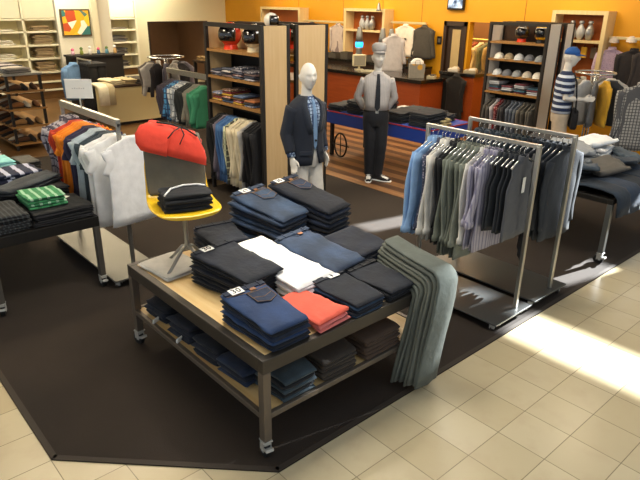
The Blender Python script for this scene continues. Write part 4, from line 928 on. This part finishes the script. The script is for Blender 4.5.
stack(2, 'folded_shirt', 'white folded shirt', 'white pile at the back of the blue table', 'shirt', (7.33, 6.17, .752), .2, .2, .22, .05, .05, [fabric('#d5d2ca')], None, rough=2, seed=80)

# ------------------------------------------------------------------ sales counter and its clutter
CT = plain('counter_black', '#17130f', .25, 0, .05, 3, .3); CO = wood('counter_orange', '#8c3c14', '#9c4618', 'y', .4)
c_ = thing('sales_counter', 'long sales counter with rust orange panels and black top', 'counter', (9.1, 7.35, 0))
bx(.05, .75, .05, 4.3, .08, .93).build('body', CO, c_); bx(.1, .7, .1, 4.2, .012, .08).build('plinth', DARK, c_); bx(0, .8, 0, 4.35, .93, 1.0).build('counter_top', CT, c_, bevel=.006)
c_ = thing('sales_counter', 'short counter section with an orange side beside the door', 'counter', (9.95, 6.75, 0))
bx(.04, .6, .04, .5, .03, 1.05).build('body', CO, c_); bx(0, .64, 0, .85, 1.05, 1.11).build('counter_top', CT, c_, bevel=.006); bx(.04, .6, .5, .82, .03, 1.05).build('open_cabinet', DARK, c_); bx(.06, .58, .06, .8, .012, .03).build('plinth', DARK, c_)
c_ = thing('back_counter', 'dark counter along the orange wall behind the sales counter', 'counter', (10.15, 8.3, 0))
bx(0, .45, 0, 4.1, .012, 1.05).build('cabinet', DARKWOOD, c_); bx(-.03, .48, 0, 4.1, 1.05, 1.09).build('counter_top', CT, c_)
for i in range(9): 
    y = 8.55 + .42 * i; h_ = R.uniform(.07, .16); o = bx(-.09, .09, -.12, .12, 0, h_).build('storage_box', plain('clutter%d' % (i % 4), ['#4d463d', '#2e2a28', '#6a5c48', '#3c3f48'][i % 4], .6), None, loc=(10.32, y, 1.092), bevel=.006)
    if True: bx(-.092, .092, -.122, .122, h_ * .75, h_).build('lid', plain('clutter%d' % ((i + 1) % 4), '#4d463d', .6), o)
    tag(o, f'small dark storage box on the back counter, {ORD[i]} from its door end', 'box', 'boxes on the back counter')
def lava(label, y, z, x, glow, hx):
    o = thing('lava_lamp', label, 'lamp', (x, y, z)); G_ = plain('lamp_grey', '#8d8e8c', .35, .5)
    MB().lathe([(.10, 0), (.085, .06), (.07, .26), (.085, .30)]).build('base', G_, o, smooth=True)
    m_, t_, b_, _, _ = nt('glow_' + label[:4]); b_.inputs['Base Color'].default_value = lin(hx); b_.inputs['Emission Color'].default_value = lin(hx); b_.inputs['Emission Strength'].default_value = glow
    MB().lathe([(.085, .30), (.095, .36), (.088, .42)]).build('glowing_liquid', m_, o, smooth=True)
    MB().lathe([(.09, .42), (.075, .56), (.05, .72), (.045, .74)]).build('cap', G_, o, smooth=True)
lava('blue glowing grey torpedo lamp on the back counter', 10.14, 1.092, 10.22, 2.5, '#28a0e8')
lava('red glowing torpedo lamp, taller of the red pair', 9.42, 1.092, 10.22, 1.5, '#e86a5a')
lava('red glowing torpedo lamp nearer the white wall shirt', 9.16, 1.092, 10.22, 1.5, '#e05048')
o = thing('pendant_lamp', 'small grey cone pendant lamp hanging before the niche', 'lamp', (10.3, 9.65, 2.18)); MB().lathe([(.06, 0), (.05, .03), (.025, .14), (.008, .18)]).build('shade', plain('lamp_grey', '#8d8e8c'), o, smooth=True); MB().tube([(0, 0, .17), (0, 0, 1.1)], .004, 6).build('cord', INK, o)
o = thing('till_monitor', 'beige till monitor on the sales counter', 'monitor', (9.45, 9.36, 1.0), -.6)
BE = plain('beige_plastic', '#cfc6a4', .5); bx(-.09, .09, -.08, .08, 0, .02).build('foot', BE, o); bx(-.02, .02, -.02, .02, .02, .1).build('neck', BE, o); bx(-.14, .14, -.05, .06, .08, .32).build('housing', BE, o, bevel=.012); bx(-.12, .12, -.054, -.049, .1, .3).build('screen', plain('tan_screen', '#9a9480', .3), o)
o = thing('keyboard_tray', 'pale keyboard beside the till monitor', 'keyboard', (9.35, 8.92, 1.001), -.9); bx(-.2, .2, -.07, .07, 0, .03).build('case', BE, o, bevel=.006); bx(-.18, .18, -.055, .055, .03, .04).build('keys', plain('key_grey', '#a8a28c', .6), o)
o = thing('gift_bag', 'grey and yellow carrier bag stuffed with white tissue on the counter', 'bag', (9.4, 7.72, 1.0), -.7)
mb = MB(); mb.loft([[(x * k1, y * k1, z) for x, y in ((-.15, -.07), (.15, -.07), (.15, .07), (-.15, .07))] for z, k1 in ((0, .95), (.26, 1.02))]); mb.build('bag_body', fabric('#8f8a80', '#c99a3a', 'print', .12), o)
mb = MB(); mb.loft([ell(0, 0, z, rx, ry_, 12) for z, rx, ry_ in ((.22, .12, .05), (.30, .13, .06), (.36, .07, .04), (.37, .01, .01))]); mb.build('tissue', PAPER, o)
for s_ in (-1, 1): mb = MB(); mb.tube([(-.05, s_ * .07, .24), (-.04, s_ * .075, .33), (.04, s_ * .075, .33), (.05, s_ * .07, .24)], .004, 6); mb.build('handle', INK, o)
for i, (x, y, z, w_, c, n_, lb) in enumerate(((9.5, 7.42, 1.0, .16, '#b4a888', 'card_reader', 'tan card terminal at the near end of the sales counter'), (10.1, 7.35, 1.11, .2, '#d0c8b8', 'telephone', 'pale telephone on the short counter'), (10.1, 6.95, 1.11, .24, '#a3967a', 'paper_tray', 'tan paper tray on the short counter'))):
    o = thing(n_, lb, n_.replace('_', ' '), (x, y, z), .4); bx(-w_ / 2, w_ / 2, -w_ / 2, w_ / 2, 0, .06).build('body', plain('clut' + c, c, .5), o, bevel=.01); bx(-w_ * .4, w_ * .4, -w_ * .4, w_ * .1, .06, .085).build('panel', plain('clutb' + c, '#e0dccc' if i else '#5a5448', .4), o, bevel=.004)
for i, (x, y) in enumerate(((9.19, 7.14), (9.54, 7.14))):
    o = bx(-.16, .16, -.13, .13, 0, .36).build('cardboard_box', plain('cardboard', '#a5713c', .8), None, loc=(x, y, .012), bevel=.004); bx(-.161, .161, -.02, .02, .34, .3615).build('tape', plain('tape', '#b98a55', .4), o)
    tag(o, f'brown cardboard box at the counter end, {"nearer the blue table" if i == 0 else "nearer the dark coat"}', 'box', 'boxes at the counter end')
garment('draped_coat', 'black coat hanging at the end of the short counter', 'coat', (9.84, 7.08, 1.15), -1.5, fabric('#120f0e'), .40, 1.0, .045, 'shirt', .6, .0, seed=2)
vs = thing('valet_stand', 'slim stand holding a grey white shirt behind the sales counter', 'stand', (10.0, 8.86, .012)); MB().tube([(0, 0, 0), (0, 0, 1.72)], .014, 8).build('pole', BRUSH, vs); MB().lathe([(.16, 0), (.16, .015), (.02, .03)]).build('base', BRUSH, vs)
garment('hanging_shirt', 'grey white shirt on the slim stand behind the counter', 'shirt', (9.97, 8.86, 1.80), -.75, fabric('#c5c0c0'), .46, .85, .04, seed=3, sleeve=.5)
WR = math.pi / 2
garment('hanging_shirt', 'pale speckled striped shirt alone on the far wall rail', 'shirt', (10.56, 11.22, 1.93), -WR, fabric('#c9b7ac', '#8d7a76', 'stripe_y', 1.0), .52, .80, .05, seed=1, sleeve=.55)
garment('hanging_shirt', 'white shirt with dark chest prints on the orange wall', 'shirt', (10.56, 9.06, 1.99), -WR, fabric('#e4dccb'), .52, .74, .05, seed=2, sleeve=.55)
garment('hanging_jacket', 'dark grey jacket with white tag on the orange wall', 'jacket', (10.56, 8.54, 1.98), -WR, fabric('#454038'), .54, .74, .06, seed=3, sleeve=.55, tagc=1)
garment('hanging_jacket', 'dark jacket peeking out past the wooden end panel', 'jacket', (10.56, 12.2, 1.93), -WR, fabric('#4b3f3c'), .5, .8, .06, seed=0, sleeve=.55)
tagp = MB()
for q, (y, z) in enumerate(((9.0, 1.62), (9.12, 1.58), (9.03, 1.50))): tagp.box(10.488, 10.494, y - .03, y + .03, z - .02, z + .02)
bm_ = tagp.build('chest_print', INK); bm_.parent = [o for o in col.objects if o.get('label') == 'white shirt with dark chest prints on the orange wall'][0]; bm_.matrix_parent_inverse = (Matrix.Translation(bm_.parent.location) @ Matrix.Rotation(-WR, 4, 'Z')).inverted()
LIL = fabric('#c6adc2', '#a98fae', 'print')
for i, (y, m_, lb, dz) in enumerate(((4.52, LIL, 'lilac patterned shirt on the wall rail beside the niche', 0), (4.16, fabric('#2a2526'), 'dark jacket beside the lilac shirt on the wall rail', .0), (3.9, fabric('#342e2e'), 'dark brown jacket at the near end of the wall rail', .02))):
    garment('hanging_shirt' if i == 0 else 'hanging_jacket', lb, 'shirt' if i == 0 else 'jacket', (10.55, y, 1.78 + dz), -WR + .25, m_, .46, .82, .06, seed=i, sleeve=.6)
cap('pale grey cap on the wall above the lilac shirt', (10.56, 4.52, 1.80), -1.1, fabric('#b9aea4'), 'caps on the orange wall', .09)
cap('off white cap on the wall above the dark jacket', (10.56, 4.24, 1.82), -1.1, fabric('#d3c9be'), 'caps on the orange wall', .09)
for y in (4.52, 4.24): tag(MB().tube([(10.70, y, 1.81), (10.50, y, 1.81)], .01, 8).build('wall_peg', BRUSH), f'steel wall peg holding the {"pale grey" if y > 4.4 else "off white"} cap', 'peg', 'wall pegs')
tv = thing('wall_television', 'small television with a bluish picture high on the orange wall', 'television', (10.66, 7.85, 2.24), -WR)
bx(-.2, .2, -.03, .03, 0, .34).build('housing', BLACK, tv, bevel=.006)
m_, t_, b_, N_, L_ = nt('television_picture'); r_ = ramp(t_, noise_tex(t_, coords(t_), 9, 4), (.35, lin('#1c3a66')), (.52, lin('#9fb8d8')), (.65, lin('#e6ebf0'))); L_.new(r_, b_.inputs['Base Color']); L_.new(r_, b_.inputs['Emission Color']); b_.inputs['Emission Strength'].default_value = .7
bx(-.17, .17, -.034, -.031, .035, .31).build('screen', m_, tv)
sw = thing('wall_switch', 'dark switch plate on the orange wall beside the dark jacket', 'switch', (10.695, 8.22, 1.55), -WR); bx(-.06, .06, -.012, 0, 0, .16).build('plate', INK, sw, bevel=.004); bx(-.03, .03, -.018, -.012, .04, .12).build('rocker', plain('grey_rocker', '#6a665e'), sw)
for nm, y0, z0, dx in (('niche', 10.2, 1.762, 0), ('right', 5.1, 1.812, 1)):
    for q in range(3):
        o = thing('ornament', f'{["crumpled silver grey", "grey", "pale"][q]} ornament in the {"niche above the counter" if nm == "niche" else "niche behind the blue cap"}', 'ornament', (10.52, y0 + (q - 1) * .16, z0), q * .7)
        mb = MB(); loops = [[(x + .02 * nz(x * 30, z * 30, q), y + .02 * nz(y * 30, z * 30, q + 5), z) for x, y, z in ell(0, 0, z, .09 * math.sin(.5 + z * 9), .07 * math.sin(.5 + z * 9), 14)] for z in (0, .05, .11, .17, .22, .26)]
        mb.loft(loops); mb.build('body', plain(f'orn{q}{dx}', ['#9a9a9a', '#5f6a70', '#c9b89a'][q], .3, .5), o, smooth=True); MB().lathe([(.03, .26), (.045, .28), (.03, .31)]).build('top', plain(f'orn{(q + 1) % 3}{dx}', '#aaa'*2 if False else '#a9a9a9', .3), o)
for q in range(5):
    o = thing('hanging_pouch', f'small hanging accessory in the lower bay of the right niche, {ORD[q]} from its far side', 'accessory', (10.5, 5.48 - .17 * q, 1.52), -WR, 'accessories in the right niche')
    bx(-.05, .05, -.02, .02, 0, .18).build('pouch', fabric(['#4a3a34', '#2f2b2d', '#7f8088', '#d8a42a', '#5a4a3a'][q]), o, bevel=.012); MB().tube([(0, 0, .17), (0, 0, .23)], .006, 6).build('loop', INK, o)

# round chrome rack at the right
def round_rack(label, loc, rr, z, specs, group, rackname, n_up=3):
    o = thing('round_rack', label, 'clothes rack', loc)
    MB().tube([(rr * math.cos(a), rr * math.sin(a), z) for a in (2 * math.pi * k / 28 for k in range(29))], .014, 8).build('ring_rail', CHROME, o, smooth=True)
    for k in range(n_up):
        a = 2 * math.pi * k / n_up + .4; MB().tube([(.45 * math.cos(a), .45 * math.sin(a), .01), (.05 * math.cos(a), .05 * math.sin(a), .12), (.03 * math.cos(a), .03 * math.sin(a), z - .05), (rr * math.cos(a), rr * math.sin(a), z)], .012, 8).build('upright', CHROME, o, smooth=True)
    n_ = len(specs)
    for k, (c, desc, kw) in enumerate(specs):
        a = 2 * math.pi * k / n_; d_ = dict(w_=.38, Lg=.72, tk=.03, sleeve=.5, flare=.02, collar=False); d_.update(kw)
        garment('hanging_jacket', f'{desc} on {rackname}, {ORD[k]} around the ring', 'jacket', (loc[0] + rr * math.cos(a), loc[1] + rr * math.sin(a), z - .01), a + math.pi / 2 + 1.35, c, seed=k, group=group, **d_)
round_rack('chrome round rack with yellow and grey jackets beside the polo mannequin', (9.12, 4.08, .006), .28, 1.44, [(fabric(h), d_, {}) for h, d_ in (('#8f8d8a', 'grey jacket'), ('#a8a59f', 'pale grey jacket'), ('#c9c4b8', 'cream jacket'), ('#2e3338', 'dark jacket'), ('#d0a233', 'yellow jacket'), ('#b7b0a4', 'beige jacket'), ('#d8d8d8', 'white jacket'), ('#6f7175', 'mid grey jacket'), ('#d9a732', 'amber jacket'), ('#2b2f36', 'black jacket'), ('#b9b6b0', 'stone jacket'), ('#dadad6', 'off white jacket'))], 'jackets on the round chrome rack', 'the right round rack')
vs = thing('valet_stand', 'slim stand holding a grey checked shirt behind the right table', 'stand', (8.05, 2.98, .006)); MB().tube([(0, 0, 0), (0, 0, 1.46)], .014, 8).build('pole', BRUSH, vs); MB().lathe([(.16, 0), (.16, .015), (.02, .03)]).build('base', BRUSH, vs)
garment('hanging_shirt', 'grey checked shirt on the slim stand at the right', 'shirt', (8.02, 2.98, 1.55), -.9, fabric('#9a9894', '#4f4f52', 'plaid', 2), .5, .9, .04, seed=1, sleeve=.6)

# ------------------------------------------------------------------ back left: racks, cube, shoe shelves, white shelving, painted panel
rack('chrome rack with plaid blue and green garments left of the helmet unit', 4.28, 6.98, 8.15, 1.42, 4.02, 4.54, 6.9, 8.25, None, plain('dark_plate', '#3a3733', .4, .5), LADDER, .02, .035)
CK = dict(w_=.44, Lg=.62, tk=.03, sleeve=.4, flare=.04, collar=False)
fill([(3, 'hanging_shirt', 'dark plum shirt', 'shirt', fabric('#3f3843'), CK), (2, 'hanging_shirt', 'blue plaid shirt', 'shirt', fabric('#4f8fc0', '#2f4a72', 'plaid'), CK), (3, 'hanging_shirt', 'white checked shirt', 'shirt', fabric('#c9cdd0', '#8b939c', 'plaid'), CK), (3, 'hanging_shirt', 'black shirt', 'shirt', fabric('#1f2324'), CK), (2, 'hanging_shirt', 'stone grey shirt', 'shirt', fabric('#77746a'), CK), (3, 'hanging_shirt', 'emerald green shirt', 'shirt', [fabric('#2f7a5a'), fabric('#3d8a68')], CK)],
     'the rack behind the orange shorts', 4.28, 8.08, 7.08, 1.385, 'shirts on the rack behind the orange shorts', None, None, 'far end')
round_rack('chrome round rack of dark striped shirts in front of the wide opening', (5.55, 10.6, .006), .33, 1.36, [(fabric(h), d_, dict(Lg=.5, w_=.34, tk=.035)) for h, d_ in (('#2d2b2c', 'black shirt'), ('#8d8a84', 'grey shirt'), ('#3a3536', 'dark shirt'), ('#b3aea6', 'pale shirt'), ('#2b2a2e', 'inky shirt'), ('#5a534e', 'brown grey shirt'), ('#c1bcb4', 'cream shirt'), ('#2a2628', 'jet shirt'), ('#4a4650', 'slate shirt'), ('#9a948c', 'stone shirt'), ('#312c2e', 'sooty shirt'), ('#777078', 'mauve shirt'))], 'shirts on the rear round rack', 'the rear round rack')
cb = thing('display_cube', 'cream display cube with beige clothes on top', 'display stand', (4.72, 11.5, .012))
bx(0, 1.3, 0, .6, .06, .74).build('body', plain('cream_panel', '#d3c390', .5, 0, .03), cb, bevel=.006); bx(.05, 1.25, .05, .55, 0, .06).build('plinth', DARK, cb); bx(-.02, 1.32, -.02, .62, .74, .77).build('top', DARKWOOD, cb)
for i in range(4): stack(3, 'folded_shirt', f'{["cream", "beige", "dark", "pale"][i]} folded shirt', f'{ORD[i]} pile from the left on the cream cube', 'shirt', (4.92 + .30 * i, 11.8, .783), .1, .26, .5, .035, .035, [fabric(['#cfc3a0', '#b3a27c', '#3a352f', '#c9bd98'][i])], 'shirts on the cream cube', rough=2, taper=0, seed=90 + i)
for i in range(4): tag(drape_mesh([(11.95, .80), (11.7, .82), (11.5, .81), (11.42, .76), (11.40, .6), (11.40, .45)], [.2] * 6, .025, i + 80).build('draped_shirt', fabric(['#d6cba9', '#c5b78f', '#ddd4b8', '#b8ab88'][i]), None, smooth=True, loc=(4.55 - .0 + .13 * i - .2, 0, 0)), f'beige shirt hanging over the cube front, {ORD[i]} from its left', 'shirt', 'shirts hanging over the cream cube') if i > 1 else None
rk = MB()
us = thing('shoe_shelf', 'dark walnut shoe shelf with rows of brown shoes and a chrome rim', 'shelving', (2.68, 10.5, .012)); SW, SD = .55, 1.5
for x in (0, SW - .04):
    for y in (0, SD - .04): bx(x, x + .04, y, y + .04, 0, 1.22).build('post', BLACK, us)
for z in (.12, .40, .68, .96): bx(-.02, SW + .02, -.02, SD + .02, z - .03, z).build('shelf', SHOEWOOD, us)
bx(-.02, SW + .02, -.02, SD + .02, 1.2, 1.23).build('top_rim', BRUSH, us)
def shoe_mesh():
    mb = MB(); mb.tube([(0, .12, .035), (0, .06, .05), (0, -.02, .042), (0, -.10, .03), (0, -.15, .02)], [.03, .036, .038, .04, .02], 12, [.035, .05, .04, .026, .014], up=(0, 0, 1)); a = mb.mesh('shoe', True)
    mb = MB(); mb.tube([(0, .13, .007), (0, .03, .007), (0, -.08, .007), (0, -.155, .007)], [.03, .034, .042, .02], 12, [.007] * 4, up=(0, 0, 1)); return a, mb.mesh('sole', True)
SM, SO = shoe_mesh(); SC = ['#4a2d18', '#2a1c14', '#7a4f28', '#1c1714', '#8f6a3e', '#b9b0a0']
q = 0
for lv, z in enumerate((.132, .412, .692, .972)):
    for i in range(7):
        y = 10.62 + .2 * i; o = link('shoe', SM, None, (2.80, y, z), -WR, mat=fabric(SC[(q * 5 + lv) % 6])); link('sole', SO, o, mat=RUBBER); q += 1
        tag(o, f'shoe on the {ORD[lv]} shoe shelf from below, side row, {ORD[i]} from the near corner', 'shoe', 'shoes along the shoe shelf side')
    for i in range(2):
        o = link('shoe', SM, None, (2.98 + .15 * i, 10.66, z), 0, mat=fabric(SC[(q * 3 + lv) % 6])); link('sole', SO, o, mat=RUBBER); q += 1
        tag(o, f'shoe on the {ORD[lv]} shelf up of the shoe rack front, {"left" if i == 0 else "right"} one', 'shoe', 'shoes at the shoe shelf front')
for i in range(6):
    stack(2, 'folded_shirt', f'{["grey", "white", "dark", "pale striped", "black", "stone"][i]} folded shirt', f'{ORD[i]} pile on top of the shoe shelf', 'shirt', (2.93, 10.68 + .23 * i, 1.243), .2, .38, .2, .035, .035, [fabric(['#77736e', '#d0cbc2', '#38353a', '#b9b2b4', '#28262a', '#9a948a'][i])], 'shirts on the shoe shelf', rough=2, taper=0, seed=100 + i)

ws = thing('wall_shelving', 'cream built in wall shelving stacked with folded clothes', 'shelving', (2.6, 15.7, .012)); SWD, SDP = 4.85, .45
XS = [0, 1.0, 2.0, 2.83, 3.7, 4.82]
for x in XS: bx(x, x + .05, 0, SDP, .62, 2.6).build('upright', WHITEP, ws)
for z in (.66, .98, 1.29, 1.60, 1.88): bx(0, SWD, .0, SDP, z - .035, z + .005).build('shelf', WHITEP, ws)
bx(0, SWD, SDP - .02, SDP, .6, 2.6).build('back_panel', plain('cream_back', '#d9cc9c', .6, 0, .03), ws)
for k in range(5): bx(XS[k] + .06, XS[k + 1] - .01, .02, .05, 1.9, 2.58).build('door', WHITEP, ws)
bx(0, SWD, .05, SDP, 0, .6).build('lower_cabinet', BROWNFL, ws)
for z in (.22, .42): bx(0, SWD, .0, .06, z - .02, z + .02).build('drawer_edge', WHITEP, ws)
bays = [(2.6 + XS[k] + .05, 2.6 + XS[k + 1]) for k in range(5)]
CL = {0: ['#d9d2bf', '#c7bb9b'], 1: ['#e0dacb', '#d3cab2'], 2: ['#a08a68', '#8f7a5c', '#b39c76'], 3: ['#3f3d42', '#55524f', '#2f2f35'], 4: ['#7a7266', '#4a4644']}
for bk, (xa, xb) in enumerate(bays):
    for lv, z in enumerate((.665, .985, 1.295, 1.605)):
        n_ = [4, 3, 6, 6, 4][bk] - (3 if lv == 3 else 0); wx = (xb - xa) * .55
        for k in range(max(1, n_)):
            o = link('folded_shirt', slab_mesh(round(wx, 2), .32, .036, .036, .02, k % 4, 1.3), None, ((xa + xb) / 2 + R.uniform(-.03, .03), 15.92, z + .014 + .0365 * k), R.uniform(-.05, .05), mat=fabric(CL[bk][k % len(CL[bk])]))
            tag(o, f'folded shirt on the {ORD[lv]} cream shelf up, {ORD[bk]} bay from the left, {ORD[k]} from below', 'shirt', 'folded clothes in the wall shelving')
for i, x in enumerate((3.2, 5.6)): o = bx(-.11, .11, -.02, .02, 0, .2).build('picture_frame', plain('frame_brown', '#4a4034', .5), None, loc=(x, 15.69, 1.905), bevel=.004); bx(-.08, .08, -.022, -.019, .03, .17).build('photo', plain('photo_grey', '#b0aa98', .5, 0, .4, 20), o); tag(o, f'small framed photo on the cream shelving, {"near its left end" if i == 0 else "next to the painted panel"}', 'picture', 'framed photos on the shelving')
# white panel with painting stands in for a mirrored column's reflection; dark console ahead
pn = bx(4.82, 6.02, 14.0, 14.12, .012, 3.3).build('wall_mirror_panel', plain('panel_white', '#ddd8c4', .5, 0, .03)); struct(pn)
struct(bx(5.56, 5.70, 13.9, 14.0, .012, 3.3).build('trim_4', plain('panel_cream', '#e0d6b4', .5, 0, .03)))
pa = thing('abstract_painting', 'framed colourful abstract painting on the white panel standing in for a mirror', 'painting', (5.21, 13.97, 1.58)); bx(-.32, .32, -.02, .03, 0, .56).build('frame', plain('dark_frame', '#4a3a20', .5), pa)
m_, t_, b_, N_, L_ = nt('abstract_patches'); vo = N_.new('ShaderNodeTexVoronoi'); vo.inputs['Scale'].default_value = 5.5; L_.new(coords(t_, (1, .01, 1)), vo.inputs['Vector']); sp_ = N_.new('ShaderNodeSeparateColor'); L_.new(vo.outputs['Color'], sp_.inputs[0])
rp = ramp(t_, sp_.outputs[0], (0, lin('#2f6f6a')), (.2, lin('#e0a51e')), (.4, lin('#b5471f')), (.55, lin('#e8e2cc')), (.7, lin('#e9bf2a')), (.85, lin('#55786a'))); t_.nodes[rp.node.name].color_ramp.interpolation = 'CONSTANT'; L_.new(rp, b_.inputs['Base Color'])
bx(-.29, .29, -.025, -.019, .03, .53).build('canvas', m_, pa)
cs = thing('console_table', 'dark console table in front of the white panel', 'table', (4.8, 13.4, .012)); bx(0, 1.2, 0, .45, 1.16, 1.2).build('table_top', DARK, cs); bx(.03, 1.17, .05, .43, .1, 1.16).build('cabinet', DARK, cs); bx(.05, 1.15, .06, .4, 0, .1).build('plinth', INK, cs)
for i in range(6):
    o = thing('ornament', f'small ornament on the dark console, {ORD[i]} from the left', 'ornament', (4.92 + .19 * i, 13.6, 1.213)); c = ['#d9b0c0', '#7d8a3a', '#e6e2da', '#3f5f80', '#5a8fa0', '#c9a36a'][i]
    o.scale = (.6, .6, .6); MB().lathe([(.05, 0), (.07, .06), (.05, .12 + .03 * (i % 3)), (.03, .15 + .03 * (i % 3))]).build('vase', plain('orn_' + c, c, .4), o, smooth=True); MB().lathe([(.05, .15 + .03 * (i % 3)), (.06, .2 + .03 * (i % 3)), (.02, .24 + .03 * (i % 3))], n=10).build('flowers', plain('ornf_' + c, ['#e0688c', '#5d7a3a', '#f0f0ea'][i % 3], .7), o, smooth=True)
rack('slim chrome rack with blue jackets and black trousers before the painted panel', 4.78, 12.3, 13.0, 1.2, 4.45, 5.1, 12.2, 13.1, None, plain('dark_plate2', '#26231f', .5, .3), CHROME)
tallr = [(fabric('#5f83ad'), 'washed blue jacket'), (fabric('#6a8db5'), 'pale blue jacket')]
for i, (m_, d_) in enumerate(tallr): garment('hanging_jacket', f'{d_} on the slim rack before the painted panel', 'jacket', (4.62, 12.9 - .1 * i, 1.19), .1, m_, .46, .8, .04, seed=i, sleeve=.6, group='clothes on the slim rack')
for i in range(6):
    o = link('hanging_trousers', trousers_hang_mesh(.40, 1.0, .04, i % 2), None, (4.90, 12.75 - .085 * i, 1.19), .1, mat=fabric('#131416')); bx(-.2, .2, -.045, .045, -.1, -.05).build('waistband', fabric('#1c1d20'), o); tag(o, f'black trousers on the slim rack before the painted panel, {ORD[i]} from the back', 'trousers', 'clothes on the slim rack')
# dark console and clothes behind the round rack, inside the wide opening's view
cs = thing('console_table', 'dark table with small folded goods left of the helmet unit', 'table', (7.6, 12.6, .006)); bx(0, 1.6, 0, .6, .96, 1.0).build('table_top', DARKWOOD, cs)
for x in (.02, 1.52):
    for y in (.02, .52): bx(x, x + .06, y, y + .06, 0, .96).build('leg', BLACK, cs)
for i in range(5): stack(2, 'folded_shirt', f'{["tan", "cream", "brown", "red", "grey"][i]} folded shirt', f'{ORD[i]} pile on the rear dark table', 'shirt', (7.78 + .3 * i, 12.9, 1.007), 0, .24, .4, .05, .05, [fabric(['#9a7d50', '#cfc3a0', '#5a4330', '#a33a2a', '#77736c'][i])], 'shirts on the rear dark table', rough=2, taper=0, seed=110 + i)
ps = thing('wall_rail', 'short chrome rail of hanging shirts seen through the passage', 'rail', (12.0, 7.6, 1.62)); MB().tube([(0, 0, 0), (0, 1.1, 0)], .014, 8).build('bar', CHROME, ps); MB().tube([(0, .1, 0), (.4, .1, 0)], .01, 8).build('bracket', CHROME, ps); MB().tube([(0, 1.0, 0), (.4, 1.0, 0)], .01, 8).build('bracket', CHROME, ps)
for i in range(6): garment('hanging_shirt', f'{["tan", "green grey", "cream", "rust", "stone", "olive"][i]} shirt on the rail inside the passage', 'shirt', (12.0, 7.75 + .15 * i, 1.61), -.3, fabric(['#a08a5a', '#6a7058', '#cfc3a0', '#8f4a30', '#8d877a', '#5a5c3f'][i]), .44, .7, .05, seed=i, group='shirts in the passage')
